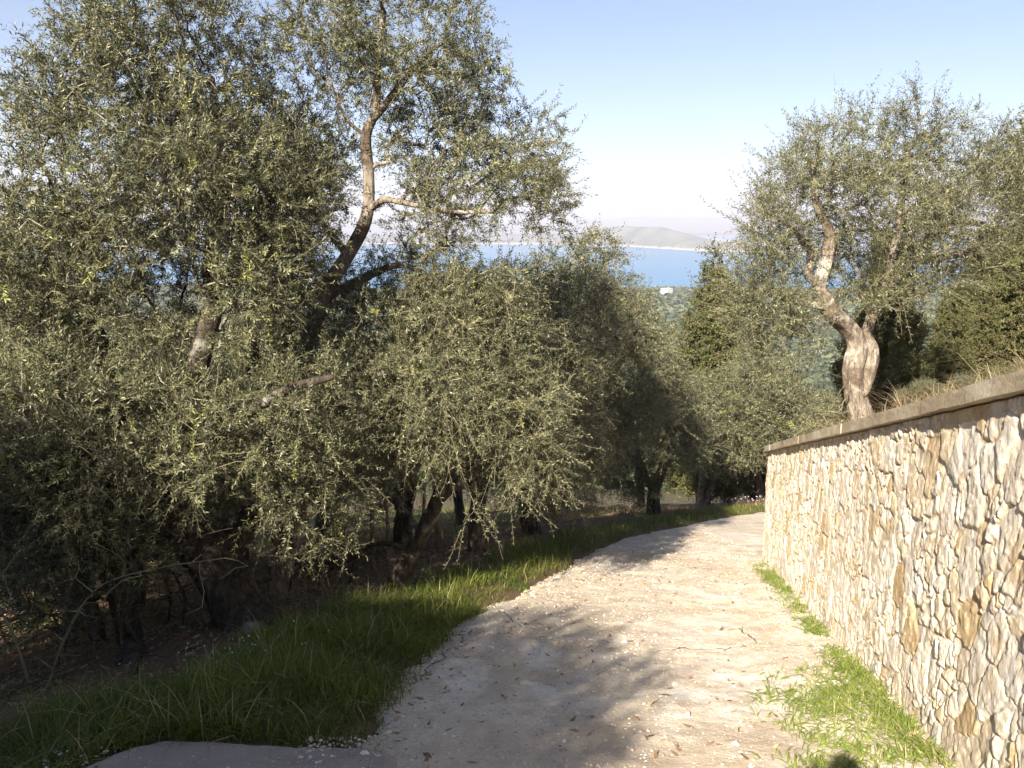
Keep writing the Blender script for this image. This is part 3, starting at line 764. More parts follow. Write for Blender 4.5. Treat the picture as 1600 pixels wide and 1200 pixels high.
def mtn_z(X, Y):
    ridge = 220+110*fbm(X/3600., X*0+3, s=141, n=4)
    d = (Y-13500)/3200.
    return SEA_Z-20+ridge*np.exp(-d*d)*1.15+60*fbm(X/1100., Y/1100., s=142, n=5)*np.exp(-d*d)+160*fbm(X/2500., Y/1500., s=145, n=3)*smooth(9500, 10800, Y)*0
headland('mountains', np.arange(-16000, 16001, 160.), np.arange(9300, 18000, 160.), mtn_z, far_mat('mountain_slopes', (.08, .085, .06), (.20, .17, .13), (.4, .36, .3)))

# ------------------------------------------------------------ wooded hills between the grove and the sea
def wood():
    n = 15000
    ang = rng.uniform(-.50, .52, n)
    r = 110+1350*rng.random(n)**.8
    x, y = r*np.sin(ang), r*np.cos(ang)
    z = land_z(x, y)
    dens = smooth(-.35, .1, fbm(x/70., y/70., s=151, n=3))
    k = (z > SEA_Z+3) & (rng.random(n) < dens+.12)
    k &= ~((np.abs(x-190) < 16) & (np.abs(y-985) < 26)) 
    x, y, z = x[k], y[k], z[k]; n = len(x)
    R = rng.uniform(2.2, 4.6, n)*(1+.3*(r[k] > 700))
    per = 26
    # each crown is a shell of leafy flakes
    th = rng.uniform(0, 2*pi, (n, per)); cz = rng.uniform(-.1, 1, (n, per)); sr = np.sqrt(1-cz**2)
    nrm = np.stack([sr*np.cos(th), sr*np.sin(th), cz], -1)
    pos = np.stack([x, y, z+R*.5], -1)[:, None]+nrm*R[:, None, None]*rng.uniform(.75, 1.05, (n, per, 1))*np.array([1, 1, .95])
    nrm = nrm+rng.normal(0, .45, nrm.shape)
    pos = pos.reshape(-1, 3); nrm = nrm.reshape(-1, 3); nrm /= np.linalg.norm(nrm, axis=1)[:, None]
    t1 = np.cross(nrm, rng.normal(size=nrm.shape)); t1 /= np.linalg.norm(t1, axis=1)[:, None]
    t2 = np.cross(nrm, t1); s = (np.repeat(R, per)*rng.uniform(.30, .55, n*per))[:, None]
    V = np.stack([pos+t1*s, pos+t2*s, pos-t1*s, pos-t2*s], 1).reshape(-1, 3)
    F = np.arange(len(V)).reshape(-1, 4)
    tint = np.clip(np.repeat(rng.normal(.45, .25, n), per)+rng.normal(0, .12, n*per), 0, 1)
    link('woodland', make_mesh('woodland', V, [F], [M['far_leaf']], attrs={'tint': tint}), label='dark green woods covering the lower hills before the sea', cat='woodland', kind='stuff')
wood()

def box_arrays(x0, x1, y0, y1, z0, z1):
    V = [(x0, y0, z0), (x1, y0, z0), (x1, y1, z0), (x0, y1, z0), (x0, y0, z1), (x1, y0, z1), (x1, y1, z1), (x0, y1, z1)]
    F = [(0, 3, 2, 1), (4, 5, 6, 7), (0, 1, 5, 4), (1, 2, 6, 5), (2, 3, 7, 6), (3, 0, 4, 7)]
    return V, F
def plain(name, col, rough=.8):
    m, nt, b = new_mat(name); n = noise(nt, .8, 5, .6, coords(nt))
    nt.links.new(mixc(nt, n, tuple(c*.85 for c in col), tuple(min(1, c*1.1) for c in col)), b.inputs['Base Color']); b.inputs['Roughness'].default_value = rough
    return m
M['white_wall'] = plain('whitewash', (.62, .60, .56)); M['tile'] = plain('roof_tile', (.42, .14, .08)); M['pane'] = plain('dark_glass', (.05, .06, .07), .2)
def house(x, y, w, d, h, rz, roof, label, wings=0):
    z = float(land_z(np.array([x]), np.array([y]))[0])
    root = bpy.data.objects.new('house', None); COL.objects.link(root); root.location = (x, y, z-1); root.rotation_euler = (0, 0, rz)
    root['label'] = label; root['category'] = 'house'
    V, F = box_arrays(-w/2, w/2, -d/2, d/2, 0, h)
    V = list(V); F = list(F)
    if wings:
        V2, F2 = box_arrays(-w/2-wings, -w/2-.003, -d*.4, d*.3, 0, h*.55); F += [tuple(i+8 for i in f) for f in F2]; V += V2
    link('wall', make_mesh('house_wall', V, [np.array(F)], [M['white_wall']]), root)
    e = .5
    if roof == 'hip':
        hr = h+w*.2
        RV = [(-w/2-e, -d/2-e, h+.01), (w/2+e, -d/2-e, h+.01), (w/2+e, d/2+e, h+.01), (-w/2-e, d/2+e, h+.01), (-w/5, 0, hr), (w/5, 0, hr)]
        me = make_mesh('house_roof', RV, [np.array([(0, 1, 5, 4), (2, 3, 4, 5), (0, 3, 2, 1)]), np.array([(1, 2, 5), (3, 0, 4)])], [M['tile']])
    else:
        RV, RF = box_arrays(-w/2-.2, w/2+.2, -d/2-.2, d/2+.2, h+.01, h+.7)
        me = make_mesh('house_roof', RV, [np.array(RF)], [M['white_wall']])
    link('roof', me, root)
    k = 0
    for fz in (1.4, 4.6, 7.8):
        if fz+1.5 > h: break
        for fx in (-.32, 0, .32):
            V, F = box_arrays(fx*w-.6, fx*w+.6, -d/2-.06, -d/2-.005, fz, fz+1.5)
            link('window', make_mesh('house_window', V, [np.array(F)], [M['pane']]), root); k += 1
house(190, 985, 11, 10, 14, .75, 'flat', 'white block house on the wooded hill just below the sea, near the conifer tip', 9)
house(157, 930, 9, 7, 4.5, -.2, 'hip', 'low pale cottage with tiled roof left of the white block house')
house(470, 945, 13, 10, 7, .5, 'flat', 'small white house at the sea edge seen through the right olive')
house(310, 600, 10, 8, 4.5, .3, 'hip', 'house with an orange red tiled roof low on the hill right of the gnarled olive')
# ------------------------------------------------------------ trees
def catmull(P, step):
    P = np.asarray(P, float)
    if len(P) == 2: Q = np.vstack([2*P[0]-P[1], P, 2*P[1]-P[0]])
    else: Q = np.vstack([2*P[0]-P[1], P, 2*P[-1]-P[-2]])
    out = []
    for i in range(1, len(Q)-2):
        p0, p1, p2, p3 = Q[i-1], Q[i], Q[i+1], Q[i+2]
        n = max(1, int(np.linalg.norm(p2[:3]-p1[:3])/step))
        for t in np.linspace(0, 1, n, endpoint=False):
            out.append(.5*((2*p1)+(-p0+p2)*t+(2*p0-5*p1+4*p2-p3)*t*t+(-p0+3*p1-3*p2+p3)*t**3))
    out.append(Q[-2])
    return np.array(out)

class Skeleton:
    def __init__(self):
        self.P = []; self.par = []; self.R = []; self.L = []; self.leaf = []; self.nxt = {}
    def add(self, p, par, r=0., leaf=0):
        self.P.append(np.asarray(p, float)); self.par.append(par); self.R.append(r)
        self.L.append(0. if par < 0 else self.L[par]+np.linalg.norm(self.P[-1]-self.P[par])); self.leaf.append(leaf)
        return len(self.P)-1
    def limb(self, pts, step, attach=True):
        pts = catmull(pts, step)
        prev = -1
        if self.P and attach:
            D = np.linalg.norm(np.array(self.P)-pts[0][:3], axis=1); prev = int(D.argmin())
            if D[prev] < step*1.5: pts = pts[1:]
        ids = []
        for q in pts:
            i = self.add(q[:3], prev, max(q[3], .004))
            if ids: self.nxt[prev] = i
            prev = i; ids.append(i)
        return ids
    def grow(self, A, allowed, r, bf=.25, seg=.16, wob=.18):
        """join every crown point to the nearest branch, favouring short paths to the root"""
        A = np.asarray(A); n = len(A)
        best = np.full(n, 1e9); bp = np.zeros(n, int)
        for i in allowed:
            c = np.linalg.norm(A-self.P[i], axis=1)+bf*self.L[i]
            m = c < best; best[m] = c[m]; bp[m] = i
        done = np.zeros(n, bool)
        for _ in range(n):
            j = int(np.where(done, 1e9, best).argmin()); done[j] = True
            p = bp[j]; a = self.P[p]; b = A[j]; D = np.linalg.norm(b-a); k = int(D/seg)
            prev = p; new = []
            side = r.normal(0, 1, 3)*wob*D; side[2] = abs(side[2])*.6
            for q in range(1, k+1):
                t = q/(k+1); pos = a+(b-a)*t+side*math.sin(pi*t)*.5+r.normal(0, .012, 3)
                prev = self.add(pos, prev, 0, 1); new.append(prev)
            prev = self.add(b, prev, 0, 2); new.append(prev)
            for i in new:
                c = np.linalg.norm(A-self.P[i], axis=1)+bf*self.L[i]
                m = (c < best) & ~done; best[m] = c[m]; bp[m] = i
    def finish(self, rtip=.0035, expo=.44):
        n = len(self.P); cnt = np.zeros(n)
        has = np.zeros(n, bool)
        for p in self.par:
            if p >= 0: has[p] = True
        cnt[~has] = 1
        for i in range(n-1, 0, -1):
            if self.par[i] >= 0: cnt[self.par[i]] += cnt[i]
        rr = rtip*np.maximum(cnt, 1)**expo
        R = np.array(self.R)
        self.rad = np.where(R > 0, np.maximum(R, np.minimum(rr, R*1.25)), rr)
        self.cnt = cnt
    def chains(self):
        n = len(self.P); kids = [[] for _ in range(n)]; roots = []
        for i, p in enumerate(self.par):
            if p >= 0: kids[p].append(i)
            else: roots.append(i)
        out = []; stack = [[r_] for r_ in roots]
        while stack:
            ch = stack.pop(); i = ch[-1]
            while kids[i]:
                ks = kids[i]
                m = self.nxt.get(i)
                if m is None: m = max(ks, key=lambda q: self.rad[q])
                for q in ks:
                    if q != m: stack.append([i, q])
                ch.append(m); i = m
            out.append(ch)
        return out

def tube(P, R, sides, gnarl=0, seed=0):
    P = np.asarray(P); n = len(P)
    T = np.gradient(P, axis=0); T /= np.linalg.norm(T, axis=1)[:, None]+1e-9
    u = np.cross(T[0], (0.3, .9, .2)); u /= np.linalg.norm(u)+1e-9
    U = np.empty_like(P)
    for i in range(n):
        u = u-T[i]*(u@T[i]); u /= np.linalg.norm(u)+1e-9; U[i] = u
    W = np.cross(T, U)
    a = np.linspace(0, 2*pi, sides, endpoint=False)
    rr = np.repeat(np.asarray(R)[:, None], sides, 1)
    if gnarl:
        L = np.concatenate([[0], np.cumsum(np.linalg.norm(np.diff(P, axis=0), axis=1))])[:, None]
        ca, sa = np.cos(a)[None], np.sin(a)[None]
        k = gnarl*(1.0*fbm(ca*1.6+0*L, sa*1.6+0*L, L*1.1+.6*ca, s=200+seed, n=3)+(.45 if gnarl < .4 else .85)*fbm(ca*3.4, sa*3.4, L*2.6, s=210+seed, n=3))
        rr = rr*(1+k)
    V = P[:, None]+rr[..., None]*(U[:, None]*np.cos(a)[None, :, None]+W[:, None]*np.sin(a)[None, :, None])
    i = np.arange(n*sides).reshape(n, sides); j = np.roll(i, -1, axis=1)
    F = np.stack([i[:-1], j[:-1], j[1:], i[1:]], -1).reshape(-1, 4)
    V = np.vstack([V.reshape(-1, 3), P[-1]+T[-1]*R[-1]*.7])
    cap = np.stack([i[-1], j[-1], np.full(sides, n*sides)], -1)
    return V, F, cap

def sample_clumps(clumps, n, r, gap=.0, mind=.0):
    C = np.array(clumps); vol = (C[:, 3]*C[:, 4]*C[:, 5])**.8*C[:, 6]
    out = []
    k = r.choice(len(C), n*4, p=vol/vol.sum())
    d = r.normal(size=(n*4, 3)); d /= np.linalg.norm(d, axis=1)[:, None]
    rad = r.random(n*4)**.42
    P = C[k, :3]+d*rad[:, None]*C[k, 3:6]
    f = fbm(P[:, 0]*1.9, P[:, 1]*1.9, P[:, 2]*1.9, s=int(r.integers(1000)), n=2)
    P = P[f > gap]
    if mind:
        keep = []; cells = {}
        for p in P:
            key = tuple(np.floor(p/mind).astype(int)); ok = True
            for a in (-1, 0, 1):
                for b in (-1, 0, 1):
                    for c in (-1, 0, 1):
                        for q in cells.get((key[0]+a, key[1]+b, key[2]+c), ()):
                            if (p-q)@(p-q) < mind*mind: ok = False; break
            if ok: cells.setdefault(key, []).append(p); keep.append(p)
            if len(keep) >= n: break
        P = np.array(keep)
    return P[:n]

def open_to_sun_and_view(P, base, lines):
    """carve crown points away so sun reaches chosen limbs and verge grass, limbs staying in view"""
    sd = np.array([sin(SUN_AZ)*cos(SUN_EL), cos(SUN_AZ)*cos(SUN_EL), sin(SUN_EL)])
    keep = np.ones(len(P), bool)
    for q in lines:
        v = P+np.array(base)-np.array(q[:3])
        for dr in (sd,) if len(q) > 4 else (sd, np.array((-q[0], -q[1], -q[2]))/np.linalg.norm(q[:3])):
            t = v@dr
            dist = np.linalg.norm(v-np.clip(t, 0, q[4] if len(q) > 4 else 5)[:, None]*dr, axis=1)
            keep &= ~((dist < q[3]) & (t > -.1))
    return P[keep]

def foliage(base, bdir, r, K, length, droop, leaves, ll, lw, spread=.8, twig_r=.0022, up=.15, tintmu=.42):
    """leafy twigs: thin curved stems with paired narrow leaves"""
    N = len(base)*K
    p0 = np.repeat(base, K, 0)+r.normal(0, .03, (N, 3))
    d = np.repeat(bdir, K, 0)*.9+r.normal(0, spread, (N, 3)); d[:, 2] += up
    d /= np.linalg.norm(d, axis=1)[:, None]
    L = r.uniform(.45, 1.15, N)*length
    dr = droop*r.uniform(.2, 1.5, N)
    S = 6; s = np.linspace(0, 1, S)
    cur = r.normal(0, .30, (N, 3))
    def pos(t):  # t (N,k)
        q = p0[:, None]+L[:, None, None]*(t[..., None]*d[:, None]+(t**2)[..., None]*cur[:, None])
        q[..., 2] -= L[:, None]*dr[:, None]*t**2
        # tips of hanging shoots turn up again
        q[..., 2] += L[:, None]*dr[:, None]*.45*t**4
        return q
    P = pos(np.repeat(s[None], N, 0))
    T = np.gradient(P, axis=1); T /= np.linalg.norm(T, axis=2)[..., None]+1e-9
    ref = r.normal(size=(N, 1, 3)); U = np.cross(T, ref); U /= np.linalg.norm(U, axis=2)[..., None]+1e-9; W = np.cross(T, U)
    tr = twig_r*np.linspace(1.25, .6, S)[None, :, None]
    rings = np.stack([P+U*tr, P-U*tr*.5+W*tr*.87, P-U*tr*.5-W*tr*.87], 2)   # N,S,3,3
    TV = rings.reshape(-1, 3)
    i = np.arange(N*S*3).reshape(N, S, 3); j = np.roll(i, -1, axis=2)
    TF = np.stack([i[:, :-1], j[:, :-1], j[:, 1:], i[:, 1:]], -1).reshape(-1, 4)
    # leaves
    m = leaves
    t = (np.arange(m)//2*2+1.5)/(m+1); t = np.clip(t[None]+r.normal(0, .015, (N, m)), .08, 1)
    O = pos(t); e = 1e-2; TT = pos(t+e)-pos(t-e); TT /= np.linalg.norm(TT, axis=2)[..., None]+1e-9
    roll = r.uniform(0, 2*pi, (N, 1))+(np.arange(m)//2)[None]*(pi/2)+(np.arange(m) % 2)[None]*pi+r.normal(0, .3, (N, m))
    A = np.cross(TT, np.repeat(ref, m, 1)); A /= np.linalg.norm(A, axis=2)[..., None]+1e-9; B = np.cross(TT, A)
    side = A*np.cos(roll)[..., None]+B*np.sin(roll)[..., None]
    ld = TT*r.uniform(.45, .95, (N, m, 1))+side*.8; ld[..., 2] += .1
    ld /= np.linalg.norm(ld, axis=2)[..., None]
    wd = np.cross(ld, side+r.normal(0, .35, side.shape)); wd /= np.linalg.norm(wd, axis=2)[..., None]+1e-9
    nn = np.cross(wd, ld)
    LL = (ll*r.uniform(.6, 1.2, (N, m, 1))); LW = lw*r.uniform(.8, 1.2, (N, m, 1))
    v0 = O; v2 = O+ld*LL+nn*LL*r.normal(0, .10, (N, m, 1)); mid = O+ld*LL*.48+nn*LL*.04
    V = np.stack([v0, mid+wd*LW*.5, v2, mid-wd*LW*.5], 2).reshape(-1, 3)
    F = np.arange(N*m*4).reshape(-1, 4)
    tint = np.clip(tintmu+np.repeat(r.normal(0, .14, N), m)+r.normal(0, .15, N*m)+.16*(r.random(N*m) > .93), 0, .97)
    sprout = np.repeat(r.random(N) > .988, m); tint[sprout] = 1
    return TV, TF, V, F, tint

def build_tree_meshes(name, limbs, clumps, seed, n_attr, K, leaves, ll, lw, length=.34, droop=.55, gap=-.12, mind=.14, bark='bark', gnarl=.28, step=.09, sides=14, leafmat='olive_leaf', start=.35, bf=.18, spread=.75, up=.15, twig_r=.0022, tintmu=.42, rtip=.0035, base=None):
    r = np.random.default_rng(seed)
    sk = Skeleton(); allowed = []
    for q, lim in enumerate(limbs):
        if abs(lim[0][2]) < .01 and abs(lim[0][0]) < .01:      # root flare carried below the soil
            lim = [(0, 0, -.45, lim[0][3]*1.2)]+list(lim)
        ids = sk.limb(lim, step)
        allowed += ids[int(len(ids)*(start if q == 0 else .12)):] or ids[-1:]
    A = sample_clumps(clumps, n_attr, r, gap, mind)
    if base is not None: A = open_to_sun_and_view(A, base, CLEAR)
    sk.grow(A, allowed, r, bf)
    sk.finish(rtip)
    P = np.array(sk.P)
    tv, tf, tt, cv, cf, ct = [], [], [], [], [], []
    nt_, nc = 0, 0
    for k, ch in enumerate(sk.chains()):
        rr = sk.rad[ch].copy()
        if len(ch) > 1 and sk.par[ch[0]] >= 0 or len(ch) > 1 and k > 0: rr[0] = min(rr[0], rr[1]*1.15)
        big = rr.max() > .013
        sd = sides if rr.max() > .05 else (7 if rr.max() > .02 else (5 if big else 3))
        pp = P[ch]
        if len(ch) < 2: continue
        V, F, T = tube(pp, rr, sd, gnarl if rr.max() > .03 else 0, k)
        if big: tv.append(V); tf.append(F+nt_); tt.append(T+nt_); nt_ += len(V)
        else: cv.append(V); cf.append(F+nc); ct.append(T+nc); nc += len(V)
    me_t = make_mesh(name+'_trunk', np.vstack(tv), [np.vstack(tf), np.vstack(tt)], [M[bark]], smooth_shade=True)
    leaf = np.array(sk.leaf); par = np.array(sk.par)
    idx = np.where((leaf == 2) | ((leaf == 1) & (sk.rad < .008) & (r.random(len(leaf)) < .45)))[0]
    bd = P[idx]-P[par[idx]]; bd /= np.linalg.norm(bd, axis=1)[:, None]+1e-9
    C = np.array(clumps)
    # push shoots outward from the nearest clump's heart
    q = ((P[idx][:, None]-C[None, :, :3])/C[None, :, 3:6]); kq = (q**2).sum(2).argmin(1)
    out = P[idx]-C[kq, :3]; out /= np.linalg.norm(out, axis=1)[:, None]+1e-9
    bd = bd*.5+out*.6
    TV, TF, LV, LF, tint = foliage(P[idx], bd, r, K, length, droop, leaves, ll, lw, spread, twig_r, up, tintmu)
    nb = nc
    V = np.vstack(cv+[TV, LV]) if cv else np.vstack([TV, LV])
    quads = (cf if cf else [])+[TF+nb]
    quads = np.vstack(quads); tris = np.vstack(ct) if ct else np.zeros((0, 3), int)
    LF = LF+nb+len(TV)
    mi = np.concatenate([np.ones(len(quads)), np.ones(len(tris)), np.zeros(len(LF))])
    at = np.concatenate([np.zeros(len(quads)+len(tris)), tint])
    me_c = make_mesh(name+'_crown', V, [quads, tris, LF], [M[leafmat], M['twig']], mi, {'tint': at})
    print(name, 'leaves', len(LF), 'nodes', len(P), 'faces', len(mi))
    return me_t, me_c

def plant(name, meshes, loc, rotz=0, scale=1, label='', cat='olive tree', group=None):
    root = bpy.data.objects.new(name, None); COL.objects.link(root)
    root.location = loc; root.rotation_euler = (0, 0, rotz); root.scale = (scale,)*3
    root['label'] = label; root['category'] = cat
    if group: root['group'] = group
    link('trunk', meshes[0], root); link('crown', meshes[1], root)
    return root

def replant(src, loc, rotz, scale, label, group, name=None):
    r_ = src.copy(); COL.objects.link(r_); r_.location = loc; r_.rotation_euler = (0, 0, rotz); r_.scale = (scale,)*3
    r_['label'] = label
    r_['group'] = group
    for ch in src.children:
        c = ch.copy(); COL.objects.link(c); c.parent = r_
    return r_

GRP = 'olive trees of the grove beside the track'
def own(key, name, seed, label, group=GRP, **kw):
    t = TREES[key]
    me = build_tree_meshes('olive_'+key, t['limbs'], t['clumps'], seed, base=t['base'], **kw)
    return plant('olive_tree', me, t['base'], label=label, group=group)

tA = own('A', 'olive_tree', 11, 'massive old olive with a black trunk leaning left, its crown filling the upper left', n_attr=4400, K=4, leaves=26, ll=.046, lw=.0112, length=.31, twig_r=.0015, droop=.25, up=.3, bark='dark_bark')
tB = own('B', 'olive_tree', 12, 'tall olive whose bare crooked limb catches the sun against the sky', n_attr=2300, K=4, leaves=26, ll=.046, lw=.0112, length=.31, twig_r=.0015, droop=.25, up=.3, gap=-.05, bark='pale_bark')  # pale bark puts the sunlit tone of the limb into its colour
tC = own('C', 'olive_tree', 13, 'olive with a slanting dark trunk at the verge and a drooping sunlit crown', n_attr=2700, K=4, leaves=28, ll=.044, lw=.0108, length=.36, twig_r=.0017, droop=.8, gap=-.2, bark='dark_bark')
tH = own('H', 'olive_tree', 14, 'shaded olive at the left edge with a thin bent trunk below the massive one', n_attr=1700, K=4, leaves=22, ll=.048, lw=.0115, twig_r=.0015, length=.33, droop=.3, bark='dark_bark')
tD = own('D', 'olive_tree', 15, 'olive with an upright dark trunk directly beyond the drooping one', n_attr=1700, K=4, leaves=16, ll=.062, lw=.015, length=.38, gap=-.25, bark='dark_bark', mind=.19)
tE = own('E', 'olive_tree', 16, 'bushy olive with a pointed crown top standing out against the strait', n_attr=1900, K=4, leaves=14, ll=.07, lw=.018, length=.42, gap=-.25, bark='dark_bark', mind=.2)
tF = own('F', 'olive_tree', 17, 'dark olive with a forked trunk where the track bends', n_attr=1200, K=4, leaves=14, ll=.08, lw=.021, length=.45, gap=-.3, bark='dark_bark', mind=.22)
tG = own('G', 'olive_tree', 18, 'pale bushy olive with two thin light trunks on the bank past the bend', n_attr=1500, K=4, leaves=12, ll=.10, lw=.027, length=.5, gap=-.3, bark='pale_bark', mind=.26)
tR = own('R', 'olive_tree', 19, 'gnarled pale olive with knotted hollow trunk standing above the stone wall', n_attr=1650, K=4, leaves=24, ll=.050, lw=.0115, twig_r=.0018, length=.46, droop=.25, up=.5, gap=.0, bark='pale_bark', mind=.16, gnarl=.42, step=.04, sides=26, group='olive trees of the grove beside the track')
# more of the grove: young generic trees, in local metres
GEN = dict(limbs=[[(0, 0, 0, .15), (.05, .03, .6, .12), (-.08, .1, 1.2, .11), (-.05, .15, 1.8, .08), (.1, .1, 2.6, .06), (.2, .0, 3.6, .03)],
                  [(-.08, .1, 1.2, .08), (.35, .0, 1.7, .06), (.9, -.1, 2.3, .045), (1.3, -.1, 2.9, .03)],
                  [(-.05, .12, 1.5, .07), (-.5, .3, 2.1, .05), (-1.0, .5, 2.7, .03)],
                  [(-.06, .12, 1.35, .06), (-.2, -.4, 1.9, .045), (-.3, -1.0, 2.5, .03)]],
           clumps=[(0, 0, 3.5, 1.1, 1.0, .95, 1), (1.1, -.1, 2.9, .9, .9, .85, 1), (-1.0, .4, 2.9, .9, .9, .8, 1), (-.2, -1.0, 2.7, .9, .8, .8, 1), (.3, 1.0, 2.8, .9, .8, .8, 1), (.6, -.8, 2.2, .8, .7, .6, .7), (-.9, -.5, 2.1, .7, .7, .6, .7)])
gen = build_tree_meshes('olive_young', GEN['limbs'], GEN['clumps'], 31, n_attr=1300, K=4, leaves=14, ll=.062, lw=.017, length=.38, gap=-.15, bark='dark_bark', mind=.19)
def at_ground(x, y): return (x, y, gz(x, y)-.05)
s1 = plant('olive_tree', gen, (-4.0, -2.3, gz(-4.0, -2.3)-.1), .4, 1.0, 'olive standing beside the photographer, its crown shading the near track', group=GRP)
for x, y, rz, s in ((-6.6, -.2, 2.0, 1.25), (-5.5, -2.6, 5.5, 1.15), (-8.2, 1.0, .7, 1.25), (-7.0, 2.6, 4.1, .86), (-5.0, -5.6, 1.1, 1.1), (-8.3, -3.6, 5.0, 1.15), (-4.6, 2.2, 3.0, .62), (-3.9, .5, 1.5, .72), (-5.7, -.6, 4.4, 1.0), (-5.9, 3.9, 5.2, .6)):
    replant(s1, (x, y, gz(x, y)-.08), rz, s, 'olive on the left just outside the view, shading the lower left verge', GRP)
deep = 'shaded slender olive down the brown slope behind the front row of trunks'
for i, (x, y, rz, s) in enumerate(((-4.7, 8.3, 1.3, .62), (-6.0, 7.4, 3.3, .66), (-3.6, 9.9, 5.1, .66), (-5.6, 9.4, .9, .72), (-3.0, 12.4, 2.0, .75), (-2.2, 14.6, 4.4, .72), (-7.4, 11.0, 2.9, .8), (-5.4, 10.6, .3, .95), (-7.7, 9.3, 2.2, 1.05), (-3.9, 13.2, 4.0, 1.05), (-9.6, 12.6, 1.0, 1.15), (-6.4, 15.2, 5.2, 1.15), (-2.4, 17.6, 3.3, 1.1), (-4.8, 20.5, .9, 1.2), (-11.5, 17.5, 2.7, 1.25), (-8.8, 20.8, 4.6, 1.2), (-1.6, 23.5, 1.7, 1.15), (-13.5, 12.0, 3.9, 1.2), (-6.6, 26.0, .2, 1.3), (1.4, 26.5, 2.4, 1.2), (-2.2, 30.5, 5.6, 1.3), (-14.5, 23.0, 5.9, 1.3), (-11.0, 30.0, 1.9, 1.4))):
    replant(s1, at_ground(x, y), rz, s, deep, GRP)
for x, y, rz, s, lb in ((10.2, 31.5, .4, 1.35, 'rounded olive seen over the far end of the wall, nearest the pale bushy one'),
                        (14.6, 30.4, 2.6, 1.25, 'olive behind the hanging branches of the gnarled tree, just over the coping'),
                        (9.6, 37.5, 4.4, 1.5, 'olive below the brown conifer, between the bend and the woods'),
                        (17.5, 36.0, 5.4, 1.5, 'olive far back behind the knotted trunk of the gnarled tree'),
                        (6.0, 35.5, 1.2, 1.4, 'greyish olive behind the dark forked one at the bend'),
                        (2.6, 37.5, 3.2, 1.4, 'olive whose top shows left of the white block house'),
                        (12.2, 43.0, 3.2, 1.6, 'farthest olive in the dip below the white block house')):
    replant(s1, at_ground(x, y), rz, s, lb, GRP)

for x, y, rz, s in ((3.9, 7.4, 0, .13), (5.0, 8.6, 2, .17), (6.2, 9.4, 4, .20), (7.2, 11.0, 3, .26)):
    o = replant(s1, (x, y, gz(x, y)-.35*s*1.6), rz, s, 'low scrubby olive sucker among the dry brush behind the coping', 'scrub behind the wall')
    o['category'] = 'shrub'
# conifers
def conifer(key, H, Rb, seed, n_attr, **kw):
    r = np.random.default_rng(seed); cl = []
    k = 9
    for i in range(k):
        t = (i+.5)/k; rad = Rb*(1-t)**.75*(1 if t > .12 else .75)+.10
        for q in range(3 if rad > .35 else 1):
            a = r.uniform(0, 2*pi); o = rad*.42 if rad > .35 else 0
            cl.append((o*cos(a), o*sin(a), H*(.10+.88*t), rad*.72, rad*.72, H/k*.85, 1))
    limbs = [[(0, 0, 0, H*.022), (.03, .02, H*.35, H*.016), (-.02, .0, H*.7, H*.009), (0, 0, H*.99, .012)]]
    return build_tree_meshes(key, limbs, cl, seed, n_attr=n_attr, K=5, bark='dark_bark', leafmat='conifer_leaf', start=.1, bf=.05, mind=.12, **kw)
cone = conifer('cypress', 6.2, 1.0, 41, 1500, leaves=14, ll=.06, lw=.03, length=.30, droop=.1, gap=-.25, spread=.45, up=.35, tintmu=.5)
brown = conifer('brown_cypress', 9.5, 1.9, 42, 1700, leaves=13, ll=.10, lw=.05, length=.50, droop=.2, gap=-.12, spread=.5, up=.35, tintmu=.48)
CG = 'cypresses behind the olives'
c1 = plant('cypress_tree', cone, at_ground(12.4, 19.6), 0, 1.35, 'tall brownish green cypress at the right edge behind the dry brush', 'cypress', CG)
replant(c1, at_ground(13.9, 20.6), 2, 1.0, 'cypress cut by the right edge of the picture', CG)
replant(c1, at_ground(9.6, 17.4), 1, .62, 'short bushy cypress left of the tall one, above the dry brush', CG)
replant(c1, at_ground(10.9, 18.8), 4, .78, 'middle cypress between the short bushy one and the tall one', CG)
replant(c1, at_ground(7.9, 16.6), 3, .78, 'dark cypress directly behind the knotted olive trunk', CG)
replant(c1, at_ground(7.0, 15.2), 5.3, .70, 'dark cypress against the right side of the knotted olive trunk, lower down', CG)
c2 = plant('cypress_tree', brown, (8.35, 33.5, gz(8.35, 33.5)-.1), 0, 1.2, 'thin topped brown tinged conifer standing against the strait left of the gnarled olive', 'cypress', CG)
replant(c2, at_ground(11.2, 35.5), 2.2, .84, 'broad rusty brown conifer just right of the thin topped one', CG)

# ------------------------------------------------------------ grass, weeds, litter
def blades(name, x, y, z, h, w, lean, mat_, tint, segs=3, **kw):
    n = len(x); r = rng
    a = r.uniform(0, 2*pi, n); ld = np.stack([np.cos(a), np.sin(a)], -1)
    b = a+pi/2+r.normal(0, .5, n); wd = np.stack([np.cos(b), np.sin(b), 0*b], -1)
    L = []
    ts = np.linspace(0, 1, segs+1)
    for t in ts:
        off = (lean*h)[:, None]*t**1.8*ld
        zz = z+h*(t-.42*np.minimum(lean, 1.6)*t**2.6)
        c = np.stack([x+off[:, 0], y+off[:, 1], zz], -1)
        ww = (w*(1-t)**.6*(.7+.6*min(t*3, 1)) if t < 1 else w*0)[:, None]*.5
        if t < 1: L += [c-wd*ww, c+wd*ww]
        else: L += [c]
    V = np.stack(L, 1); k = V.shape[1]; base = (np.arange(n)*k)[:, None]
    Q = np.concatenate([base+np.array([[2*i, 2*i+1, 2*i+3, 2*i+2]]) for i in range(segs-1)])
    T = base+np.array([[2*segs-2, 2*segs-1, 2*segs]])
    tt = np.concatenate([np.tile(tint, segs-1), tint])
    return link(name, make_mesh(name, V.reshape(-1, 3), [Q, T], [mat_], attrs={'tint': tt}), **kw)

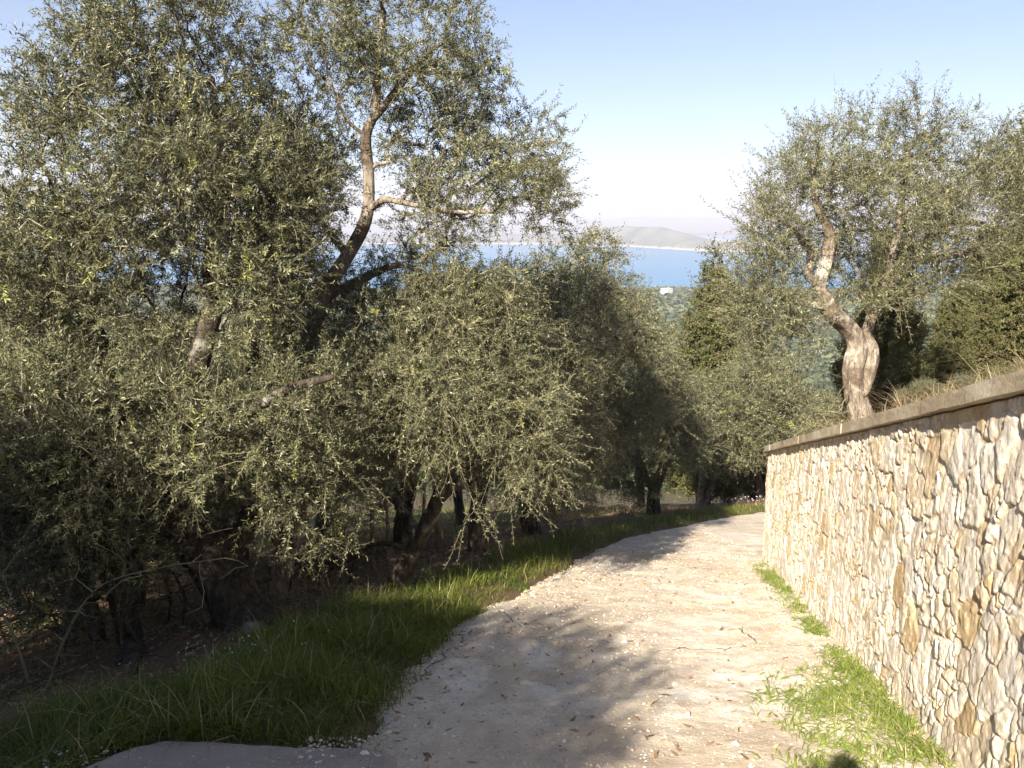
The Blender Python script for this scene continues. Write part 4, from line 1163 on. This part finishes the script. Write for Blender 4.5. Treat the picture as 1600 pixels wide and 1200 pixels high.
def wall_dist(x, y): return (x-WALL_A[0])*WALL_N[0]+(y-WALL_A[1])*WALL_N[1]
AP = np.array([(-2.25, 3.72), (-1.95, 3.96), (-1.55, 3.99), (-.95, 3.86), (-.55, 3.62)])
def verge():
    n = 420000
    y = 2.0+rng.random(n)**1.35*27
    x = rng.uniform(-6.5, 13, n)
    x[:75000] = rng.uniform(-4.8, .2, 75000); y[:75000] = rng.uniform(2.4, 7.5, 75000)
    d = poly_dist(x, y, ROAD_S)
    wmax = 1.5+1.3*smooth(5.4, 4.2, y)-.15*smooth(9, 14, y)+.5*fbm(x*1.1, y*1.1, s=301)
    den = smooth(-.16, .04, d+.16*fbm(x*3, y*3, s=300))*smooth(wmax, wmax-.7, d)
    den = den*(.5+.5*smooth(-.45, .05, fbm(x*3.2, y*3.2, s=302)))
    ap = (y < np.interp(x, APX, APY)) & (x > -2.5)
    k = (rng.random(n) < den) & ~ap & (y > 2.4)
    x, y, d = x[k], y[k], d[k]; n = len(x)
    cl = fbm(x*1.7, y*1.7, s=303)
    h = (.10+.16*rng.random(n)**1.3)*(1+.75*cl)*(.62+.38*smooth(-.05, .45, d))*(1+.35*smooth(.1, .9, fbm(x*.6, y*.6, s=305)))
    w = .0045*rng.uniform(.7, 1.6, n)*(1+.035*y)
    tint = np.clip(.42+.28*cl+rng.normal(0, .16, n), 0, .84)
    dry = rng.random(n) < .05; tint[dry] = rng.uniform(.88, 1, dry.sum()); h[dry] *= 1.35
    z = ground_z(x, y)-.012
    z = np.where(d < .2, np.maximum(z, road_z(x, y)-.01), z)
    print('grass', n)
    blades('grass', x, y, z, h, w, rng.uniform(.15, 1.3, n), M['grass'], tint, label='lush green grass along the left verge of the track', cat='grass', kind='stuff')
verge()

def wall_weeds():
    n = 60000
    y = 2.6+rng.random(n)*9.4; wn_ = rng.random(n)**1.3*1.25
    x = WALL_A[0]+(y-WALL_A[1])*WALL_DIR[0]/WALL_DIR[1]-wn_/WALL_N[0]*-1*1.0
    wn_ = wall_dist(x, y)
    near = smooth(5.55, 4.7, y)*smooth(2.6, 3.4, y)
    f = fbm(x*2.6, y*2.6, s=311)
    den = near*smooth(.95, .4, wn_-.25*f)*smooth(-.45, .1, f)+smooth(.34, .12, wn_)*smooth(-.35, .05, fbm(x*1.5, y*1.5, s=312))*smooth(11.5, 10.5, y)*.8
    den = den*(.45+.55*smooth(-.15, .35, fbm(x*5, y*5, s=315)))
    k = (rng.random(n) < den) & (wn_ > .06)
    x, y, wn_ = x[k], y[k], wn_[k]; n = len(x)
    big = rng.random(n) < .65
    h = np.where(big, rng.uniform(.03, .08, n), rng.uniform(.04, .13, n)); w = np.where(big, rng.uniform(.006, .015, n), .004)
    lean = np.where(big, rng.uniform(.8, 2.2, n), rng.uniform(.2, 1.2, n))
    tint = np.clip(.5+.3*fbm(x*3, y*3, s=314)+rng.normal(0, .24, n), 0, 1)
    blades('weeds', x, y, road_z(x, y)-.008, h, w, lean, M['weed'], tint, segs=4, label='bright low weeds growing along the foot of the stone wall', cat='weeds', kind='stuff')
wall_weeds()

def scatter(name, n, xr, yr, keep, hr, wr, lr, mat_, tm, zfun=ground_z, segs=3, **kw):
    x = rng.uniform(*xr, n); y = rng.uniform(*yr, n)
    k = keep(x, y); x, y = x[k], y[k]; n = len(x)
    blades(name, x, y, zfun(x, y)-.01, rng.uniform(*hr, n)*(1+.5*fbm(x*1.3, y*1.3, s=320)), rng.uniform(*wr, n), rng.uniform(*lr, n), M[mat_], np.clip(rng.normal(tm, .22, n), 0, .86 if mat_ == 'grass' else 1), segs, **kw)
def inside_wall(x, y):
    n2 = (x-WALL_B[0])*RET_DIR[1]-(y-WALL_B[1])*RET_DIR[0]
    return (wall_dist(x, y) < -.38) & (n2 > .4)
scatter('dry_brush', 60000, (2, 12), (1.5, 17), lambda x, y: inside_wall(x, y) & (wall_dist(x, y) > -5) & (rng.random(len(x)) < smooth(-.45, .2, fbm(x*1.2, y*1.2, s=330))*smooth(14, 9, y)), (.18, .58), (.003, .006), (.3, 1.6), 'dry', .5,
        label='tangle of dry brown stems behind the coping of the wall', cat='dry brush', kind='stuff')
scatter('wild_grass', 22000, (2, 12), (1.5, 17), lambda x, y: inside_wall(x, y) & (rng.random(len(x)) < smooth(-.1, .3, fbm(x*.9, y*.9, s=331))), (.08, .26), (.005, .010), (.3, 1.5), 'grass', .6,
        label='green wild grass on the retained ground behind the wall', cat='grass', kind='stuff')
scatter('dry_stems', 9000, (-12, 6), (6, 24), lambda x, y: (lambda d: (d > 1.5) & (rng.random(len(x)) < smooth(7, 2, d)*smooth(-.3, .3, fbm(x*.9, y*.9, s=332))))(poly_dist(x, y, ROAD_S)), (.15, .6), (.004, .008), (.1, .9), 'dry', .35,
        label='dry reddish weed stems on the brown slope beyond the grass verge', cat='dry weeds', kind='stuff')
scatter('field_grass', 26000, (-30, 4), (9, 44), lambda x, y: (lambda d: (d > 4) & (rng.random(len(x)) < smooth(-.1, .25, fbm(x*.25, y*.25, s=333))))(poly_dist(x, y, ROAD_S)), (.10, .3), (.012, .03), (.3, 1.4), 'grass', .5,
        label='patchy green grass under the olives farther down the slope', cat='grass', kind='stuff')
scatter('bank_grass', 16000, (3, 26), (20, 36), lambda x, y: (lambda d: (d > 1.2) & (d < 7) & (rng.random(len(x)) < smooth(-.3, .2, fbm(x*.5, y*.5, s=334))))(poly_dist(x, y, ROAD_S)), (.12, .4), (.008, .018), (.3, 1.2), 'dry', .4,
        label='dry brown weeds on the bank past the bend', cat='dry weeds', kind='stuff')

def litter():
    n = 75000
    x = rng.uniform(-11, 6, n); y = rng.uniform(3, 26, n); d = poly_dist(x, y, ROAD_S)
    k = ((d > .9) & (rng.random(n) < smooth(.8, 2, d)*smooth(14, 3, d))) | ((d < 0) & (d > -3.2) & (wall_dist(x, y) > .1) & (y < 12) & (rng.random(n) < .05+.22*smooth(-.7, 0, d))); x, y, d = x[k], y[k], d[k]; n = len(x)
    z = np.where(d < .2, road_z(x, y)+.004, ground_z(x, y)+.012)
    a = rng.uniform(0, 2*pi, n); L = rng.uniform(.025, .05, n); Wd = L*.28
    u = np.stack([np.cos(a), np.sin(a), rng.normal(0, .3, n)], -1); v = np.stack([-np.sin(a), np.cos(a), rng.normal(0, .4, n)], -1)
    c = np.stack([x, y, z], -1)
    V = np.stack([c-u*L[:, None], c+v*Wd[:, None], c+u*L[:, None], c-v*Wd[:, None]], 1).reshape(-1, 3)
    link('leaf_litter', make_mesh('leaf_litter', V, [np.arange(len(V)).reshape(-1, 4)], [M['dry']], attrs={'tint': np.clip(rng.normal(.4, .25, n), 0, 1)}),
         label='fallen dry olive leaves under the trees', cat='leaf litter', kind='stuff')
litter()

def blossoms(name, n, cx, cy, rx, ry, size, col, hz, zf, label):
    m = plain(name+'_petal', col)
    x = rng.normal(cx, rx, n); y = rng.normal(cy, ry, n)
    ok = poly_dist(x, y, ROAD_S) > .5; x, y = x[ok], y[ok]; n = len(x)
    xy = np.stack([x, y], -1)
    stones(name, xy, zf(x, y)+rng.uniform(.5, 1, n)*hz, np.full(n, size), m, np.zeros(n), label=label, cat='flowers', kind='stuff')
blossoms('lilac_flowers', 45, 7.6, 25.0, 1.3, .5, .030, (.48, .40, .50), .35, ground_z, 'small lilac flowers on the bank where the track bends')
blossoms('white_flowers', 45, -2.1, 5.4, .35, .3, .007, (.8, .8, .78), .22, ground_z, 'tiny white flowers in the shaded verge grass')

# stakes and dead wood
def stake(x, y, h, lean, label):
    z = gz(x, y)-.1; r = np.random.default_rng(int(abs(x*100)+y*10))
    P = np.array([(lean*t*h+r.normal(0, .006), r.normal(0, .006), t*h) for t in np.linspace(0, 1, 7)])
    V, F, T = tube(P, np.linspace(.036, .028, 7)*r.uniform(.8, 1.2), 8, .15, 3)
    link('wooden_stake', make_mesh('wooden_stake', V, [F, T], [M['pale_bark']], smooth_shade=True), None, (x, y, z), label=label, cat='stake', group='pale stakes among the trunks')
SL = 'thin pale wooden stake upright on the brown slope right of the slanting trunk line'
stake(-3.75, 8.1, 1.7, .02, 'pale stake left of the massive black trunk, the nearer of two')
stake(-3.75, 9.0, 1.6, -.03, 'pale stake close against the left side of the massive black trunk, the farther of two')
stake(-4.2, 7.4, 1.0, .04, 'short pale stake at the foot of the thin bent trunk on the left')
stake(-2.05, 11.0, 1.5, .03, 'pale stake seen just left of the slanting dark trunk')
stake(-1.9, 11.6, 1.6, -.02, 'second pale stake left of the slanting dark trunk, slightly farther back')
stake(-1.35, 11.2, 1.4, .05, 'pale stake just right of the slanting dark trunk')
stake(-1.3, 13.2, 1.5, -.04, 'pale stake deeper in the grove near the upright dark trunk')

def dead_branch(loc, pts, seed, label, n=26, rad=.45, mat_='twig'):
    r = np.random.default_rng(seed); sk = Skeleton()
    ids = sk.limb(pts, .06)
    P = np.array([p[:3] for p in pts]); k = r.integers(1, len(P), n)
    A = P[k]+r.normal(0, rad, (n, 3))*np.array([1, .6, .7]); 
    sk.grow(A, ids[3:], r, .1, .12, .2); sk.finish(.0028, .5)
    X = np.array(sk.P); vs, fs, ts, c = [], [], [], 0
    for q, ch in enumerate(sk.chains()):
        if len(ch) < 2: continue
        V, F, T = tube(X[ch], sk.rad[ch], 5, 0, q); vs.append(V); fs.append(F+c); ts.append(T+c); c += len(V)
    link('dead_branch', make_mesh('dead_branch', np.vstack(vs), [np.vstack(fs), np.vstack(ts)], [M[mat_]], smooth_shade=True), None, loc, label=label, cat='dead branch', group='bare dead branches and leafless shrubs at lower left')
zz = gz(-3.4, 5.6)
dead_branch((-3.4, 5.4, zz), [(-.1, 0, 0, .009), (.1, .05, .5, .008), (.35, .1, .85, .006), (.8, .1, 1.0, .0045), (1.3, .1, 1.08, .003)], 5, 'bare pale branch rising from the shaded grass and bending right', 22, .3)
dead_branch((-3.9, 5.6, gz(-3.9, 5.6)), [(.2, 0, 0, .012), (0, .1, .6, .010), (-.3, .1, 1.1, .008), (-.7, .1, 1.4, .005)], 6, 'bare pale branch leaning to the left edge above the shaded grass', 24, .35)
dead_branch((-2.9, 6.9, gz(-2.9, 6.9)), [(0, 0, 0, .01), (-.3, .1, .25, .009), (-.8, .1, .35, .006), (-1.2, .0, .6, .004)], 7, 'low bare branch lying by the foot of the massive black trunk', 18, .3)

for i, (x, y, h) in enumerate(((-3.1, 6.9, .9), (-3.7, 7.9, 1.2), (-4.3, 6.9, 1.1), (-2.9, 5.6, .7), (-4.0, 5.4, .9), (-2.6, 8.6, 1.0), (-2.1, 9.6, .9), (-4.9, 8.0, 1.3), (-1.4, 10.6, .9), (-3.2, 10.2, 1.2))):
    dead_branch((x, y, gz(x, y)-.03), [(0, 0, 0, .014), (.05, .02, h*.35, .011), (-.06, .03, h*.7, .008), (.04, 0, h, .005)], 50+i, 'leafless twiggy shrub in deep shade under the left olives', 46, .42, 'dark_bark')

# ------------------------------------------------------------ haze over the strait
def haze():
    V, F = box_arrays(-27000, 27000, -1500, 25500, -160, 450)
    m = bpy.data.materials.new('haze'); m.use_nodes = True; nt = m.node_tree
    nt.nodes.remove(nt.nodes['Principled BSDF'])
    v = nt.nodes.new('ShaderNodeVolumePrincipled')
    v.inputs['Color'].default_value = (.84, .86, 1.0, 1); v.inputs['Density'].default_value = HAZE_DENSITY; v.inputs['Anisotropy'].default_value = .0
    nt.links.new(v.outputs[0], nt.nodes['Material Output'].inputs['Volume'])
    link('haze', make_mesh('haze', V, [np.array(F)], [m]), label='pale sea haze fading the far shore and mountains', cat='haze', kind='stuff')
HAZE_DENSITY = .00019
haze()
# ------------------------------------------------------------ the photographer, whose head throws the shadow at the bottom edge
def skinned(name, verts, edges, radii, mat_, parent, levels=2):
    me = bpy.data.meshes.new(name); me.from_pydata(verts, edges, []); me.materials.append(mat_)
    o = link(name, me, parent)
    md = o.modifiers.new('skin', 'SKIN'); md.use_smooth_shade = True
    for i, r in enumerate(radii):
        sv = me.skin_vertices[0].data[i]; sv.radius = (r, r) if not isinstance(r, tuple) else r
    me.skin_vertices[0].data[0].use_root = True
    ss = o.modifiers.new('smooth', 'SUBSURF'); ss.levels = levels; ss.render_levels = levels
    return o
def person():
    root = bpy.data.objects.new('person', None); COL.objects.link(root)
    root.location = (-.10, -.28, road_z(np.array([0.]), np.array([-.24]))[0]-.055)
    root['label'] = 'person standing behind the camera with raised hands, whose head shadow falls by the wall weeds'
    root['category'] = 'person'
    skin = plain('skin', (.52, .34, .25), .6); cloth = plain('blue_shirt', (.10, .14, .22), .9); trou = plain('grey_trousers', (.12, .12, .13), .9)
    hair = plain('brown_hair', (.05, .035, .025), .7); shoe = plain('brown_shoe', (.10, .06, .04), .6)
    # one continuous body: pelvis, spine, neck, head, arms with five-fingered hands, legs
    V = [(0, 0, .92), (0, 0, 1.10), (0, .0, 1.30), (0, -.01, 1.40), (0, .0, 1.47), (0, .03, 1.55), (0, .035, 1.64), (0, .025, 1.70)]
    E = [(i, i+1) for i in range(7)]; Rr = [(.15, .11), (.13, .10), (.16, .11), (.10, .08), (.055, .055), (.075, .09), (.082, .10), (.06, .075)]
    def add(p, r, to):
        V.append(p); Rr.append(r); E.append((to, len(V)-1)); return len(V)-1
    for s in (-1, 1):
        a = add((s*.17, -.01, 1.37), .055, 3); a = add((s*.24, .06, 1.20), .045, a); a = add((s*.25, .12, 1.12), .040, a)
        a = add((s*.17, .16, 1.34), .034, a); a = add((s*.115, .175, 1.49), .026, a)
        pm = add((s*.095, .18, 1.545), (.032, .018), a)
        for k in range(4):
            f = add((s*(.085-.005*k), .195, 1.575+.015*(k-1.5)), .009, pm)
            f = add((s*.055, .215, 1.585+.017*(k-1.5)), .0085, f); add((s*(.03+.004*k), .205, 1.585+.017*(k-1.5)), .007, f)
        f = add((s*.075, .165, 1.535), .011, pm); add((s*.045, .17, 1.54), .009, f)
        a = add((s*.10, 0, .86), .088, 0); a = add((s*.11, .01, .50), .06, a); a = add((s*.115, -.01, .12), .042, a); a = add((s*.12, .02, .05), .04, a); add((s*.13, .12, .035), .03, a)
    # nose and ears
    add((0, .135, 1.61), .013, 6)
    for s in (-1, 1): add((s*.095, .02, 1.62), .014, 6)
    skinned('body', V, E, Rr, skin, root)
    T = [(0, 0, .88), (0, 0, 1.10), (0, 0, 1.31), (0, -.01, 1.405)]; TE = [(0, 1), (1, 2), (2, 3)]; TR = [(.17, .13), (.15, .12), (.18, .13), (.10, .09)]
    for s in (-1, 1):
        n = len(T); T += [(s*.18, -.01, 1.375), (s*.245, .06, 1.20), (s*.252, .125, 1.115), (s*.18, .158, 1.32), (s*.135, .17, 1.43)]
        TE += [(3, n), (n, n+1), (n+1, n+2), (n+2, n+3), (n+3, n+4)]; TR += [.07, .058, .052, .045, .038]
    skinned('shirt', T, TE, TR, cloth, root)
    L = [(0, 0, .93)]; LE = []; LR = [(.16, .12)]
    for s in (-1, 1):
        n = len(L); L += [(s*.10, 0, .86), (s*.11, .01, .50), (s*.115, -.01, .09)]; LE += [(0, n), (n, n+1), (n+1, n+2)]; LR += [.102, .078, .062]
    skinned('trousers', L, LE, LR, trou, root)
    for s in (-1, 1):
        skinned('shoe', [(s*.12, -.05, .045), (s*.12, .04, .045), (s*.13, .16, .035)], [(0, 1), (1, 2)], [.045, .048, .04], shoe, root)
    skinned('hair', [(0, -.035, 1.58), (0, -.02, 1.68), (0, .02, 1.735), (0, .075, 1.725)], [(0, 1), (1, 2), (2, 3)], [.075, .095, .085, .05], hair, root)
person()
